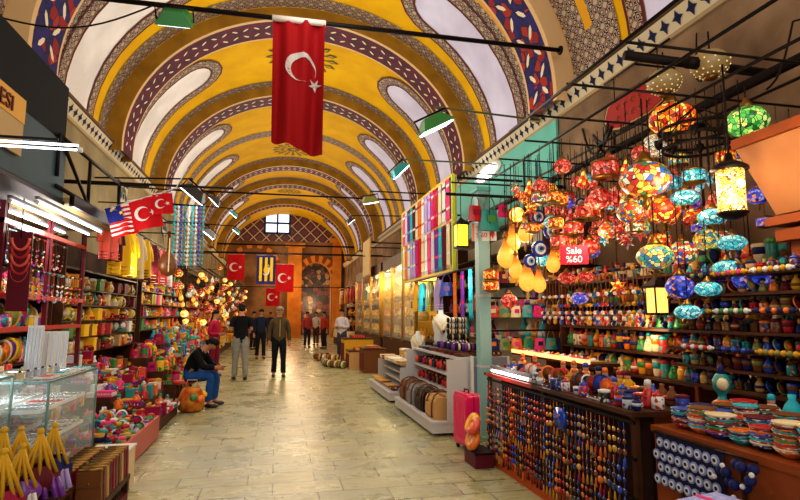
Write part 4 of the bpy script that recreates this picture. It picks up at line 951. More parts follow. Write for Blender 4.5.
# blue beaded curtain
k = []; 
for j in range(9):
    m = MB(); 
    for q_ in range(14): m.ball((.07*j, 0, -.09*q_-.04), .03, 0, 6, 4, 1.3)
    m.cyl((.07*j, 0, 0), (.07*j, 0, -1.3), .006, n=4); k.append(S('bead_string', m, pm(['turquoise', 'silver', 'blue', 'teal', 'white'][j % 5], .3)))
k.append(S('curtain_rod', MB().cyl((-.03, 0, 0), (.6, 0, 0), .015, n=6), iron))
p = at(175, 205, 11.8); lput(S('bead_curtain', None, None, k), (p.x, 11.8, p.z), 'blue and silver bead curtain hanging left of the vault', 'bead curtain')
lput(S('rod_bracket', MB().tube([(XL+.02, 11.8, p.z), (p.x+.05, 11.8, p.z)], .015, 6), iron), (0, 0, 0), 'wall bracket of the blue bead curtain', 'bracket')
# many glowing lamps and goods far left: hanging rows
for j, (x, y0, y1, z) in enumerate(((-2.75, 15.0, 23.0, 3.0), (-2.4, 18, 28, 3.05), (-2.6, 22, 34, 3.3), (-1.9, 25, 36, 3.2), (-2.2, 19, 33, 3.6), (-2.9, 20, 36, 2.9))):
    lb = ['near', 'second', 'third', 'farthest', 'highest', 'lowest'][j]+' lantern rail down the left side'
    lput(rail(y1-y0, 'Y', .02, XL+.02-x), (x, y0, z), lb, 'rail'); n = 24
    for i in range(n):
        c = random.choice(['amber', 'amber', 'fire', 'red', 'amber', 'pale', 'multi', 'red', 'fire']); L = random.choice((.1, .4, .7, 1.0, 1.3, 1.6)); f = random.choice((tear, globe)); s_ = random.uniform(.9, 1.3)
        sp = tear(c, L) if f is tear else globe(c, L, .9, 18)
        top = (.13+L) if f is tear else (.12*.9+.02+L)
        lput(sp, (x+random.uniform(-.01, .01), y0+(y1-y0)*(i+.5)/n, z-top*s_), '%s glass lantern, %s from near end, %s' % (dict(fire='orange', pale='cream').get(c, c), ORD[i], lb), 'lantern', 'lanterns on the '+lb, s=s_)
# far stalls both sides
backboard(-3.42, 19.5, 30, 0, 3.2, 'very long dark shelf unit far down the left side', None, 1, (1.4, 1.8, 2.2, 2.6), .45)
for i, z in enumerate((1.415, 1.815, 2.215)): goods(['bag', 'vase', 'cloth', 'doll'], (-3.12, 20, z), (-3.12, 29.8, z), 22, '%s shelf, far left unit' % ['lowest', 'second', 'third'][i], 'goods in the far left unit', warm+yel, 2.6, hm=.38)
steps(23.5, 29, 'farthest stepped stand at left', 'farthest left steps', warm+yel, ['vase', 'bag', 'cloth'], -2.2, 9, .4, .4, None, 2.6, 3)
# ================================================================ RIGHT SIDE
# --- turquoise wall zone with round lamp, post, bag rail
k = [S('wall_panel', MB().box((0, 0, 0), (.04, 5.9, 1.48)), teal_p), S('panel_frame', MB().box((-.02, 0, -.74), (.06, 5.9, .05)), iron)]
lput(S('turquoise_fascia', None, None, k), (XR-.04, 11.1, 4.08), 'plain turquoise fascia panel high on the right wall below the cornice', 'panel')
p = atx(488, 173, XR-.07); k = [S('lens', MB().lathe([(.26, 0), (.25, .03), (.18, .06), (.001, .075)], n=24, M=RY(-PI/2)), mat('round_glow', '#ffffff', .3, em=5)), S('housing_ring', MB().lathe([(.27, 0), (.30, .0), (.30, .03), (.27, .035)], n=24, M=RY(-PI/2)), pm('white'))]
lput(S('round_lamp', None, None, k), p, 'oval white lamp glowing on the turquoise panel', 'lamp', s=(1, 2.6, .62)); lamp(p.x-.5, p.y, p.z, 4, (.9, 1, .97), .15, 'round_lamp_light')
# steel-blue post at px 484
p = at(484, 350, 6.78); k = [S('base_plate', MB().box((0, 0, .02), (.24, .24, .04)), teal_p), S('capital_plate', MB().box((0, 0, 3.2), (.2, .2, .05)), teal_p)]
for z in (.9, 1.8, 2.6): k.append(S('clamp_ring', MB().box((0, 0, z), (.165, .165, .03)), pm('silver')))
lput(S('shop_post', MB().box((0, 0, 1.6), (.15, .15, 3.2)), mat('post_turquoise', '#7fb0ae', .4), k), (p.x, 6.78, 0), 'pale turquoise square post between bag shop and lantern shop', 'post')
# shop canopy beam above lantern shop: frame of dark rods
XF = 3.1
b = MB()
for x, ye in ((2.2, 4.9), (2.75, 6.6), (3.3, 6.6), (3.85, 6.6)): b.cyl((x, 2.2, 3.35), (x, ye, 3.35), .013, n=6)
for y in (2.4, 3.1, 3.8, 4.5, 5.2, 5.9, 6.6): b.cyl((2.2 if y < 5 else 2.5, y, 3.375), (XR-.01, y, 3.375), .011, n=6)
lput(S('ceiling_grid', b, iron), (0, 0, 0), 'dark iron ceiling grid from which the right lanterns hang', 'grid')
lput(S('pipe', MB().cyl((XR-.45, 1.5, 3.62), (XR-.45, 12, 3.62), .05, n=8), iron, [S('pipe_clamp', MB().box((XR-.23, y_, 3.62), (.44, .05, .05)), iron) for y_ in (1.8, 5, 8, 11)]), (0, 0, 0), 'long dark pipe running along the right wall below the cornice', 'pipe')
p = at(640, 68, 4.4); q_ = at(800, 84, 3.6)
lput(S('pipe', MB().cyl((p.x-.3, 4.2, p.z), (XR-.01, 4.2, p.z-.02), .045, n=8), iron, [S('pipe_joint', MB().cyl((p.x+.35, 4.2, p.z), (p.x+.5, 4.2, p.z), .06, n=8), iron)]), (0, 0, 0), 'thick dark pipe crossing above the lanterns at upper right', 'pipe')
zp = p.z
# sagging cables
for i, (pts, lb) in enumerate((([(XR-.02, 7.4, 4.4), (XR-.35, 6.6, 3.75), (3.9, 5.8, 3.9), (3.4, 5.2, 3.4)], 'black sagging cable right of the turquoise panel'), ([(XR-.02, 6.6, 4.5), (4.1, 6.0, 3.6), (3.5, 5.5, 3.6), (3.2, 4.7, 3.4)], 'second black cable looping above the lanterns'), ([(XR-.02, 3.2, 4.4), (4.0, 3.4, 3.9), (3.9, 3.6, 3.4)], 'chain-like cable dropping at the far upper right'), ([(XR-.02, 5.0, 4.7), (4.1, 4.6, 4.0), (3.9, 4.2, zp)], 'thin wire from the right cornice to the thick pipe'))):
    P = []
    for j in range(13):
        t_ = j/12*(len(pts)-1); a = min(int(t_), len(pts)-2); P.append(Vector(pts[a]).lerp(Vector(pts[a+1]), t_-a)-Vector((0, 0, .12*math.sin(PI*(t_-a)))))
    lput(S('cable', MB().tube(P, .018 if i < 2 else .01, 5), iron), (0, 0, 0), lb, 'cable')
# red sign plaque
pts = [(-.62, 0), (-.54, -.16), (-.3, -.22), (.3, -.22), (.54, -.16), (.62, 0), (.54, .16), (.3, .22), (-.3, .22), (-.54, .16)]
M_ = Matrix(((0, 0, -1), (1, 0, 0), (0, 1, 0)))
p = atx(636, 105, 4.0)
k = [S('gold_border', MB().prism([(x*.93, y*.9) for x, y in pts], .012, M_, (-.03, 0, 0)), brass), S('red_field', MB().prism([(x*.88, y*.82) for x, y in pts], .012, M_, (-.036, 0, 0)), mat('plaque_red', '#a0100c', .5))]
mk = MB()
for row, n_ in ((.07, 5), (-.07, 5)):
    for j in range(n_):
        y_ = -.28+.14*j; mk.tube([(-.052, y_-.035, row), (-.052, y_, row+.035), (-.052, y_+.03, row-.02), (-.052, y_-.01, row-.03)], .008, 4)
k.append(S('gold_scrollwork', mk, brass))
for y in (-.4, .4): k.append(S('hook', MB().cyl((0, y, .15), (0, y, .5), .008, n=4), iron))
lput(S('shop_plaque', MB().prism(pts, .03, M_), mat('plaque_dark', '#2c0c0a', .5), k), (4.0, p.y, p.z), 'red lobed shop plaque with gold scrollwork under the right wall', 'sign')
lput(S('plaque_arm', MB().cyl((0, -.6, 0), (0, .6, 0), .014, n=6), iron, [S('wall_bracket', MB().cyl((0, 0, 0), (XR-4.0, 0, 0), .014, n=6), iron)]), (4.0, p.y, p.z+.5), 'iron arm holding the red lobed plaque', 'bracket')
# stone pilaster with capital at far right
k = [S('shaft', MB().box((0, 0, .8), (.84, .74, .6)), wood_d), S('capital_block', MB().box((0, 0, 3.0), (.9, .8, .5), top=1.35), mat('capital_stone', '#a87048', .7, c2='#8c5634', vs=2)), S('moulding', MB().box((0, 0, 2.70), (1.0, .9, .06)), wood), S('moulding', MB().box((0, 0, 2.6), (.92, .82, .08)), wood), S('moulding', MB().box((0, 0, 3.29), (1.26, 1.12, .07)), wood)]
lput(S('stone_pier', MB().box((0, 0, 1.55), (.8, .7, 2.1)), wood, k), (3.86, 2.75, -.5), 'orange pilaster with flaring capital at the far right', 'pillar')
# domes lamps pale
def dome(label, px, py, Y, s_):
    m = MB().ball((0, 0, 0), .18, 0, 20, 10, .78); r_ = MB().lathe([(.03, -.17), (.06, -.155), (.07, -.13)], n=14); d = MB()
    for a in range(12):
        for e in (-1.0, -.65, -.3, .05): d.ball((.18*math.cos(e)*math.cos(a*PI/6+e), .18*math.cos(e)*math.sin(a*PI/6+e), .14*math.sin(e)), .009, 0, 6, 4)
    p = at(px, py, Y); lput(S('dome_lamp', m, mat('dome_cream', '#a08858', .4), [S('rim_ring', r_, brass), S('pierced_dots', d, glow('amber', .6, '#e8d080')), S('hanger', MB().cyl((0, 0, .13), (0, 0, .34), .01, n=5), iron)]), p, label, 'lamp', s=s_); return p
pd1 = dome('pierced cream dome lamp on the thick pipe at upper right', 710, 64, 4.2, .95)
pd2 = dome('plain pale dome lamp left of the pierced dome lamp', 664, 82, 4.25, .85)
# --- lanterns
TOPZ = 3.35
PL = []
def lan(kind, c, px, py, dpx, Y, label, flat=.85, **kw):
    p = at(px, py, Y); dep = (p-Vector((0, 0, 1.55))).dot(-_F)
    r = dpx*.5/550*dep; PL.append((p.x, p.y, p.z, r)); s_ = {'globe': r/.1, 'drum': r/.095, 'tear': r/.06, 'disc': r/.075, 'star': r/.11, 'box': r/.07}[kind]
    L = round(max(.05, (TOPZ-p.z)/s_-{'globe': .12*flat+.02, 'drum': .08, 'tear': .13, 'disc': .07, 'star': .1, 'box': .15}[kind]), 2)
    sp = {'globe': lambda: globe(c, L, flat), 'drum': lambda: drum(c, L), 'tear': lambda: tear(c, L), 'disc': lambda: disc(L), 'star': lambda: star(c, L), 'box': lambda: boxlamp(L)}[kind]()
    lput(sp, p, label, 'evil eye ornament' if kind == 'disc' else 'lantern', s=s_, rz=random.uniform(-.2, .2) if kind in ('disc', 'star', 'box') else random.uniform(0, 6), group=kw.get('g')); return p
LAN = [('globe', 'multi', 645, 180, 50, 3.9, 'large multicoloured mosaic globe lantern, biggest of the right lanterns', .75),
 ('globe', 'pale', 654, 147, 24, 4.4, 'clear speckled round lantern above the large multicoloured globe', 1.1), ('globe', 'multi', 630, 212, 26, 4.0, 'round rosette mosaic lantern left below the large multicoloured globe', .95),
 ('globe', 'fire', 663, 211, 34, 4.1, 'orange and white mosaic lantern right below the large multicoloured globe', .8), ('globe', 'fire', 672, 119, 46, 4.2, 'wide fiery mosaic lantern beside the black ring chandelier', .7),
 ('globe', 'green', 747, 122, 40, 3.5, 'bright green mosaic globe lantern at the upper right', .8),
 ('globe', 'turquoise', 671, 183, 24, 4.3, 'highest turquoise lantern, behind the large multicoloured globe', .65), ('globe', 'turquoise', 685, 198, 28, 3.9, 'second highest turquoise lantern, left of the cylinder lantern', .6), ('globe', 'turquoise', 713, 217, 29, 3.6, 'turquoise lantern just left below the cylinder lantern', .6),
 ('globe', 'turquoise', 732, 243, 28, 3.5, 'turquoise lantern directly below the cylinder lantern', .6), ('globe', 'turquoise', 727, 268, 27, 3.5, 'turquoise lantern left of the upright cobalt lantern', .6), ('globe', 'turquoise', 708, 289, 26, 3.6, 'turquoise lantern below the cobalt and yellow mosaic lanterns', .6), ('globe', 'turquoise', 688, 312, 26, 3.7, 'lowest turquoise lantern, above the small shelves', .6),
 ('globe', 'blue', 680, 287, 28, 3.9, 'cobalt blue mosaic globe between the lowest turquoise lanterns', .9), ('globe', 'blue', 752, 279, 36, 3.4, 'wide cobalt blue mosaic lantern at right of the turquoise column', .8), ('globe', 'purple', 722, 283, 24, 3.9, 'violet blue lantern behind the turquoise column', .8),
 ('globe', 'yellow', 655, 257, 36, 3.9, 'wide yellow and green mosaic lantern with star pattern', .75), ('globe', 'multi', 683, 253, 28, 4.1, 'multicoloured mosaic lantern right of the yellow and green one', .9), ('globe', 'yellow', 707, 240, 26, 4.3, 'yellow mosaic lantern right of the turquoise row middle', .9), ('globe', 'multi', 722, 240, 22, 4.6, 'small multicoloured mosaic lantern behind the turquoise column', .9),
 ('globe', 'purple', 690, 206, 22, 4.7, 'purple mosaic lantern hiding behind the second highest turquoise one', .9),
 ('box', 'amber', 657, 299, 20, 4.2, 'square black framed lantern glowing amber above the shelves', 1),
 ('drum', 'red', 605, 170, 28, 4.6, 'dark red banded drum lantern left of the large multicoloured globe', 1), ('globe', 'red', 600, 199, 24, 4.7, 'orange red globe lantern below the dark red drum', .95), ('globe', 'multi', 608, 231, 20, 4.8, 'round mosaic lantern left of the rosette lantern, lower', .9),
 ('drum', 'red', 565, 199, 20, 5.6, 'salmon drum lantern high in the middle cluster', 1), ('drum', 'red', 588, 212, 24, 5.2, 'salmon drum lantern right of the highest evil eye disc', 1), ('drum', 'red', 573, 229, 22, 5.3, 'wide salmon drum lantern over the sale card', 1), ('drum', 'red', 560, 242, 20, 5.4, 'salmon drum lantern left of the sale card', 1),
 ('globe', 'red', 590, 247, 20, 5.1, 'red flowered globe lantern right of the sale card', .8), ('globe', 'red', 567, 278, 18, 5.4, 'cherry red round lantern under the sale card', .7), ('globe', 'red', 586, 277, 17, 5.2, 'pale red round lantern right of the cherry red one', .7), ('globe', 'red', 509, 301, 17, 6.3, 'red ribbed ball lantern by the turquoise post', .9), ('globe', 'blue', 580, 298, 17, 5.3, 'small white and blue ball lantern under the pale red one', .8),
 ('drum', 'fire', 491, 275, 16, 6.5, 'upper orange drum lantern by the turquoise post', 1), ('drum', 'fire', 491, 286, 17, 6.5, 'lower orange drum lantern by the turquoise post', 1),
 ('tear', 'amber', 512, 238, 16, 6.0, 'amber teardrop lantern, upper left of the glowing cluster', 1), ('tear', 'amber', 525, 229, 15, 5.8, 'tall amber teardrop lantern at the top of the glowing cluster', 1), ('globe', 'amber', 517, 215, 16, 6.1, 'round amber lantern above the teardrop cluster', 1), ('tear', 'amber', 506, 252, 18, 6.0, 'wide amber teardrop lantern nearest the sale placard', 1), ('tear', 'amber', 516, 266, 14, 5.9, 'small amber teardrop lantern low in the glowing cluster', 1), ('tear', 'amber', 527, 276, 17, 5.8, 'bright amber teardrop lantern lowest in the glowing cluster', 1), ('tear', 'amber', 539, 280, 14, 5.7, 'slim amber teardrop lantern at right of the lowest one', 1), ('tear', 'amber', 553, 260, 14, 5.5, 'golden teardrop lantern between evil eye disc and sale card', 1), ('tear', 'amber', 532, 202, 11, 6.2, 'small amber teardrop lantern behind the bag rail end', 1),
 ('disc', 0, 538, 217, 15, 5.8, 'highest blue evil eye disc in the glowing cluster', 1), ('disc', 0, 550, 232, 14, 5.7, 'blue evil eye disc right of the tall amber teardrop', 1), ('disc', 0, 540, 249, 17, 5.6, 'largest blue evil eye disc in the middle of the cluster', 1), ('disc', 0, 530, 261, 14, 5.6, 'lowest blue evil eye disc beside the bright teardrop', 1), ('disc', 0, 581, 204, 12, 5.7, 'small blue evil eye disc between two salmon drums', 1),
 ('star', 'fire', 618, 287, 22, 4.5, 'orange star lantern near the beads above the shelves', 1), ('star', 'multi', 640, 232, 22, 4.6, 'multicoloured star lantern under the rosette lantern', 1), ('star', 'yellow', 746, 250, 22, 4.2, 'yellow star lantern behind the cobalt lantern', 1)]
for t_ in LAN: lan(*t_[:7], flat=t_[7])
# big cylinder lantern
p = at(731, 190, 3.2)
k = [S('pierced_shade', MB().lathe([(.082, -.16), (.088, -.15), (.088, .13), (.082, .14)], n=20), mosaic('pierced_gold', ['#ffd070', '#ffb838', '#ffe8b0'], 48, 1.6, '#5a3008', gw=.09)), S('metal_cap', MB().lathe([(.12, .14), (.12, .155), (.08, .185), (.03, .21), (.02, .26)], n=18), iron), S('metal_base', MB().lathe([(.02, -.21), (.07, -.19), (.1, -.165), (.1, -.155)], n=18), iron), S('bright_bulb', MB().ball((0, -.07, .03), .035, 0, 10, 6), glow('white', 9, '#fff0c8')), S('chain', MB().cyl((0, 0, .25), (0, 0, (3.35-p.z)/1.02), .008, n=5), iron)]
lput(S('cylinder_lantern', None, None, k), p, 'tall pierced cylinder lantern glowing gold with a black cap', 'lantern', s=1.02)
lamp(p.x-.15, p.y-.15, p.z-.05, 9, (1, .75, .4), .08, 'lantern_light')
# ring chandelier
p = at(697, 140, 3.9); R_ = .30
k = []
for r_, z_ in ((R_, .0), (R_*.98, .09), (R_*.9, -.07)): k.append(S('iron_ring', MB().tube([(r_*math.cos(2*PI*j/28), r_*math.sin(2*PI*j/28), z_) for j in range(28)], .014, 6, 0, True), iron))
for j in range(8):
    a = 2*PI*j/8; k.append(S('candle_cup', MB().lathe([(.012, -.04), (.035, 0), (.035, .04), (.001, .045)], (R_*math.cos(a), R_*math.sin(a), .0), 8), iron))
for j in range(4):
    a = 2*PI*j/4+.3; k.append(S('hanging_chain', MB().cyl((R_*math.cos(a), R_*math.sin(a), .09), (0, 0, TOPZ-p.z-.02), .007, n=4), iron))
lput(S('ring_chandelier', None, None, k), p, 'black iron ring chandelier hanging among the lanterns', 'chandelier')
for x_, y_, z_, e in ((3.0, 3.6, 2.5, 16), (2.9, 4.8, 2.3, 18), (2.8, 5.9, 2.4, 16), (2.95, 2.7, 2.6, 8), (3.6, 5.0, 1.4, 14)): lamp(x_, y_, z_, e, (1, .72, .42), .12, 'lantern_light')
# filler lanterns deeper in the shop, rows on the ceiling grid
cl = ['red', 'fire', 'multi', 'red', 'blue', 'turquoise', 'fire', 'red', 'red', 'fire', 'multi', 'yellow']
CN = dict(fire='orange', multi='multicoloured', pale='cream')
for r_, (x, y0, y1, n, zs) in enumerate(((3.5, 3.6, 6.6, 15, (2.75, 2.35)), (3.8, 3.6, 6.7, 16, (2.9, 2.55, 2.2)), (4.15, 3.6, 6.8, 15, (3.0, 2.65, 2.3)), (3.15, 4.2, 6.1, 12, (2.95, 2.65, 2.3)), (2.75, 4.9, 6.1, 8, (3.0, 2.8, 2.5)))):
    for zi, z in enumerate(zs):
        for i in range(n):
            c = random.choice(cl); kd = random.choice(('globe', 'globe', 'drum', 'tear', 'star')); s_ = random.uniform(.75, 1.05)
            zz = z+random.uniform(-.1, .1); L = round((TOPZ-zz)/s_-.12, 1)
            L = max(.1, L); X_ = x+random.uniform(-.09, .09); Y_ = y0+(y1-y0)*(i+.5)/n; Z_ = TOPZ-s_*(L+.12); rr_ = .1*s_
            if any((a_-X_)**2+(b_-Y_)**2+(c_-Z_)**2 < (d_+rr_)**2*.8 for a_, b_, c_, d_ in PL) or (X_ > 3.62 and Z_ < 2.35): continue
            PL.append((X_, Y_, Z_, rr_))
            fn = dict(globe=lambda: globe(c, L, .85), drum=lambda: drum(c, L), tear=lambda: tear(c, L), star=lambda: star(c, L))[kd]
            lput(fn(), (X_, Y_, Z_), '%s %s lantern, %s from near end, %s tier, row %s the right wall' % (CN.get(c, c), dict(globe='round', drum='drum', tear='teardrop', star='star')[kd], ORD[i], ['top', 'middle', 'low'][zi], ['third from', 'second from', 'nearest', 'fourth from', 'farthest from'][r_]), 'lantern', 'lanterns hanging deeper in the right lantern shop', s=s_)
# sale card and sale placard, shop lamp
p = at(574, 255, 5.0); k = [S('hanging_string', MB().cyl((0, 0, .1), (0, 0, TOPZ-p.z), .003, n=4), iron)]
so = lput(S('sale_card', MB().box((0, 0, 0), (.27, .012, .19)), mat('card_red_glow', '#c01830', .5, em=.35), k), p, 'red hanging card lettered Sale %60', 'sign', rz=-.5)  # card is no lamp; faint emission lifts its red
for j, (t_, zz) in enumerate((('Sale', .012), ('%60', -.075))):
    o = _link(text('card_lettering', t_, .095, mat('card_ink', '#f8d8e0', .5), .002, 'CENTER'), so); o.rotation_euler = (PI/2, 0, 0); o.location = (0, -.009, zz)
p = at(484, 232, 6.7); so = lput(S('sale_placard', MB().box((0, 0, 0), (.32, .012, .24)), pm('white'), [S('orange_border', MB().box((-.14, -.002, 0), (.03, .012, .24)), pm('orange')), S('red_arrow', MB().prism([(.09, .09), (.13, .09), (.13, -.02), (.15, -.02), (.11, -.09), (.07, -.02), (.09, -.02)], .004, RX(PI/2), (0, -.007, 0)), pm('red')), S('hanging_string', MB().cyl((0, 0, .1), (0, 0, 3.0-p.z), .003, n=4), iron)]), p, 'white placard with red lettering and a red arrow beside the turquoise post', 'sign', rz=-.4)
for t_, zz in (('Sale', .02), ('%60', -.07)):
    o = _link(text('placard_lettering', t_, .085, pm('red'), .002, 'CENTER'), so); o.rotation_euler = (PI/2, 0, 0); o.location = (-.03, -.009, zz)
k = [S('glowing_panel', MB().box((0, 0, 0), (.17, .17, .34)), glow('amber', 3.0, '#ffc020')), S('metal_cap', MB().lathe([(.15, .17), (.15, .19), (.04, .27), (.01, .3)], n=4, ang=PI/4, smooth=False), iron), S('metal_base', MB().box((0, 0, -.18), (.2, .2, .03)), iron), S('hanging_chain', MB().cyl((0, 0, .28), (0, 0, .86), .006, n=4), iron)]
for x in (-1, 1):
    for y in (-1, 1): k.append(S('corner_bar', MB().box((x*.087, y*.087, 0), (.012, .012, .36)), iron))
p = at(461, 236, 8.2); lput(S('yellow_lantern', None, None, k), p, 'yellow glowing box lantern between scarf rack and hanging bags', 'lantern')
lput(rail(XR-p.x+.14, 'X', .015), (p.x-.15, 8.2, p.z+.86), 'short bar above the yellow box lantern', 'bar'); 
lamp(p.x-.2, 8.0, p.z, 8, (1, .8, .35), .1, 'lantern_light')
# bag rail with bags
za = at(490, 196, 6.95).z
za = at(490, 196, 6.55).z; lput(rail(XR-2.06, 'X', .02), (2.05, 6.55, za), 'iron rail with hanging handbags in front of the turquoise panel', 'rail')
for i, (px, c, c2, s_) in enumerate(((475, 'red', 'crimson', 1.0), (489, 'teal', 'green', 1.35), (503, 'magenta', 'brown', .8), (515, 'brown', 'black', 1.2), (527, 'maroon', 'brown', 1.1), (538, 'black', 'grey', 1.2))):
    p = at(px, 200, 6.55); lput(bag(c, c2), (p.x, 6.55, za-.335*s_), '%s handbag, %s from left, rail before the turquoise panel' % (c, ORD[i]), 'handbag', 'handbags on the rail', s=s_, rz=.2)
# --- scarf rack in yellow frame
X = 3.05; A = atx(403, 212, X); B = atx(453, 178, X); y0, y1 = B.y, A.y; zt = (A.z+B.z)/2; zb = 2.35
k = []
for y in (y0, y1): k.append(S('frame_upright', MB().box((0, y-y0, (zt+zb)/2), (.06, .07, zt-zb)), mat('frame_lime', '#a8b020', .5)))
for z in (zt, zb+.9, zb): k.append(S('frame_bar', MB().box((0, (y1-y0)/2, z), (.05, y1-y0, .05)), mat('frame_yellow', '#c8a418', .5)))
k.append(S('back_sheet', MB().box((.06, (y1-y0)/2, (zt+zb)/2), (.02, y1-y0, zt-zb)), mat('rack_sheet', '#b8a890', .8)))
for y in (y0+.2, y1-.2): k.append(S('wall_arm', MB().box(((XR-X)/2, y-y0, zt), (XR-X, .04, .04)), iron))
lput(S('scarf_rack', None, None, k), (X, y0, 0), 'yellow framed rack of scarves on the right below the cornice', 'rack')
sc_c = ['pink', 'red', 'lilac', 'cream', 'purple', 'white', 'magenta', 'white', 'maroon', 'silver', 'cream', 'lilac', 'orange', 'turquoise']
for r_, z in enumerate((zt-.03, zb+.87)):
    n = 15
    for i in range(n):
        c = sc_c[(i*5+r_*3) % 14]; c2 = sc_c[(i*3+5) % 14]
        lput(scarf(c, c2), (X-.04, y0+.1+(y1-y0-.2)*(i+.5)/n, z), '%s scarf, %s from near end, %s tier of the yellow framed rack' % (c, ORD[i], ['upper', 'lower'][r_]), 'scarf', 'scarves on the yellow framed rack', rz=PI/2, s=(1.35, 1.2, 1.12))
# --- bag shop
def bench(x0, x1, y0, y1, h, label, mats=white_p, top=None):
    cx, cy = (x0+x1)/2, (y0+y1)/2; w_, d_ = x1-x0, y1-y0
    k = [S('plinth', MB().box((0, 0, .10), (w_, d_, .12)), mats), S('base_board', MB().box((0, 0, .17), (w_+.02, d_+.02, .03)), mats), S('end_panel', MB().box((.1, -d_/2, h/2+.08), (w_-.2, .03, h-.18)), mats), S('back_panel', MB().box((w_/2, 0, h/2), (.03, d_, h)), mats), S('end_panel', MB().box((.1, d_/2, h/2+.08), (w_-.2, .03, h-.18)), mats)]
    for z in (h*.5, h*.75, h): k.append(S('shelf_board', MB().box((.08+(.12 if z < h else .12), 0, z), (w_-.25, d_-.02, .03)), mats))
    for y in (-d_/2+.15, d_/2-.15): k.append(S('foot', MB().box((-w_/2+.1, y, .02), (.08, .08, .04)), pm('black')))
    lput(S('display_bench', None, None, k), (cx, cy, 0), label, 'display bench')
bench(1.98, 2.95, 7.0, 9.3, .98, 'white display bench stacked with rolled textiles and bags')
goods('roll', (2.55, 7.05, .53), (2.55, 9.2, .53), 10, 'lower shelf of the white bench', 'rolls on the white bench', ['red', 'black', 'orange', 'crimson', 'coral'], 1.1, rz=PI/2, drz=.1)
goods('roll', (2.5, 7.05, .775), (2.5, 9.2, .775), 10, 'upper shelf of the white bench', 'rolls on the white bench', ['red', 'black', 'maroon', 'coral', 'navy'], 1.1, rz=PI/2, drz=.1)
goods('cloth', (2.45, 7.05, 1.0), (2.45, 9.2, 1.0), 9, 'front row on top of the white bench', 'cloths on the white bench', ['black', 'navy', 'maroon', 'brown', 'grey'], 1.15, rz=.5)
goods('cloth', (2.8, 7.05, 1.0), (2.8, 9.2, 1.0), 8, 'back row on top of the white bench', 'cloths on the white bench', ['black', 'brown', 'maroon', 'navy'], 1.15)
goods('roll', (2.5, 7.05, 1.075), (2.5, 8.0, 1.075), 4, 'loose rolls on top of the white bench', 'rolls on the white bench', ['black', 'navy', 'purple'], 1.0, rz=PI/2)
@memo
def travelbag(c):
    b_ = MB(); pr = [(-.15, 0), (.15, 0), (.16, .08), (.15, .24), (.12, .30), (-.12, .30), (-.15, .24), (-.16, .08)]
    b_.prism(pr, .5, RX(PI/2), (0, .25, 0)); st = MB()
    for y in (-.13, .13): st.tube([(-.165, y, .02), (-.168, y, .2), (-.13, y, .31), (-.05, y*.7, .36), (.05, y*.7, .36), (.13, y, .31), (.168, y, .2), (.165, y, .02)], .012, 5)
    zz = MB().box((0, 0, .303), (.02, .42, .01)); pk = MB().box((-.165, 0, .12), (.03, .26, .16))
    return S('travel_bag', b_, mat('bag_'+c, PAL[c], .55, c2=None), [S('strap', st, pm('brown')), S('zipper', zz, brass), S('front_pocket', pk, mat('bag_'+c, PAL[c], .55))])
for y, c, lb in ((7.35, 'tan', 'tan strapped travel bag, nearest on the low board of the white bench'), (7.95, 'black', 'black travel bag behind the tan strapped bag on the white bench'), (8.5, 'grey', 'grey travel bag third along the white bench'), (9.0, 'brown', 'brown travel bag at the far end of the white bench')):
    lput(travelbag(c), (2.2, y, .185), lb, 'travel bag', s=(1, .95, .95))
# grey cabinet near side of bag shop
k = [S('side_panel', MB().box((0, 0, .5), (.5, .03, 1.0)), mat('cab_grey', '#86828a', .5)), S('edge_trim', MB().box((-.25, 0, .5), (.03, .05, 1.02)), pm('white')), S('edge_trim', MB().box((.25, 0, .5), (.03, .05, 1.02)), pm('white'))]
lput(S('partition_panel', None, None, k), (2.74, 6.9, 0), 'plain grey partition panel at the near end of the white bench', 'partition')
# second low bench and boxes
bench(1.98, 2.9, 9.8, 12.0, .62, 'farther low white bench with baskets and bundles')
goods('cloth', (2.35, 9.9, .64), (2.35, 11.9, .64), 8, 'front row of the farther white bench', 'goods on the farther white bench', ['white', 'cream', 'tan', 'crimson', 'silver'], 1.2)
goods('tin', (2.7, 9.9, .64), (2.7, 11.9, .64), 9, 'back row of the farther white bench', 'goods on the farther white bench', ['white', 'cream', 'gold', 'tan'], 1.9)
goods('bowl', (2.12, 9.9, .187), (2.12, 11.9, .187), 8, 'low front board of the farther white bench', 'goods on the farther white bench', ['brown', 'tan', 'gold', 'maroon'], 1.4)
# mannequin torso, striped pillow stack, long scarves behind the bench
@memo
def torso():
    m = MB().lathe([(.11, 0), (.13, .05), (.12, .16), (.15, .3), (.16, .38), (.1, .46), (.05, .5), (.045, .56), (.001, .57)], n=18, sy=.65)
    s = MB().tube([(-.13, -.06, .42), (-.07, -.13, .3), (-.02, -.14, .18), (.03, -.13, .3), (.12, -.05, .43), (.0, .08, .5), (-.13, -.06, .42)], .035, 7); r = MB().lathe([(.04, .0), (.03, -.02)], (0, -.15, .22), 8, 0)
    return S('bust_form', m, pm('white'), [S('draped_scarf', s, pm('cream', .9)), S('scarf_ring', MB().ball((0, -.15, .2), .035, 0, 8, 5), pm('black')), S('stand_base', MB().lathe([(.14, -.03), (.14, 0), (.1, .01)], n=16), pm('grey'))])
for px, py, Y, lb, s_ in ((441, 342, 8.9, 'white bust form with cream scarf standing on the white bench', .95), (418, 345, 10.2, 'smaller white bust form with scarf on the farther bench', .9)):
    p = at(px, py, Y); z_ = 1.09 if Y < 9.5 else .74
    lput(torso(), (p.x, Y, z_), lb, 'bust form', s=s_)
for i in range(5):
    p = at(457, 340, 8.2); c = ['white', 'black', 'cream', 'silver', 'white'][i]; lput(roll(c, 'black'), (2.72, 8.2, 1.09+.085*i), '%s patterned bundle, %s from bottom, tall stack on the white bench' % (c, ORD[i]), 'bundle', 'stacked bundles on the white bench', rz=PI/2, s=(.9, .75, .82))
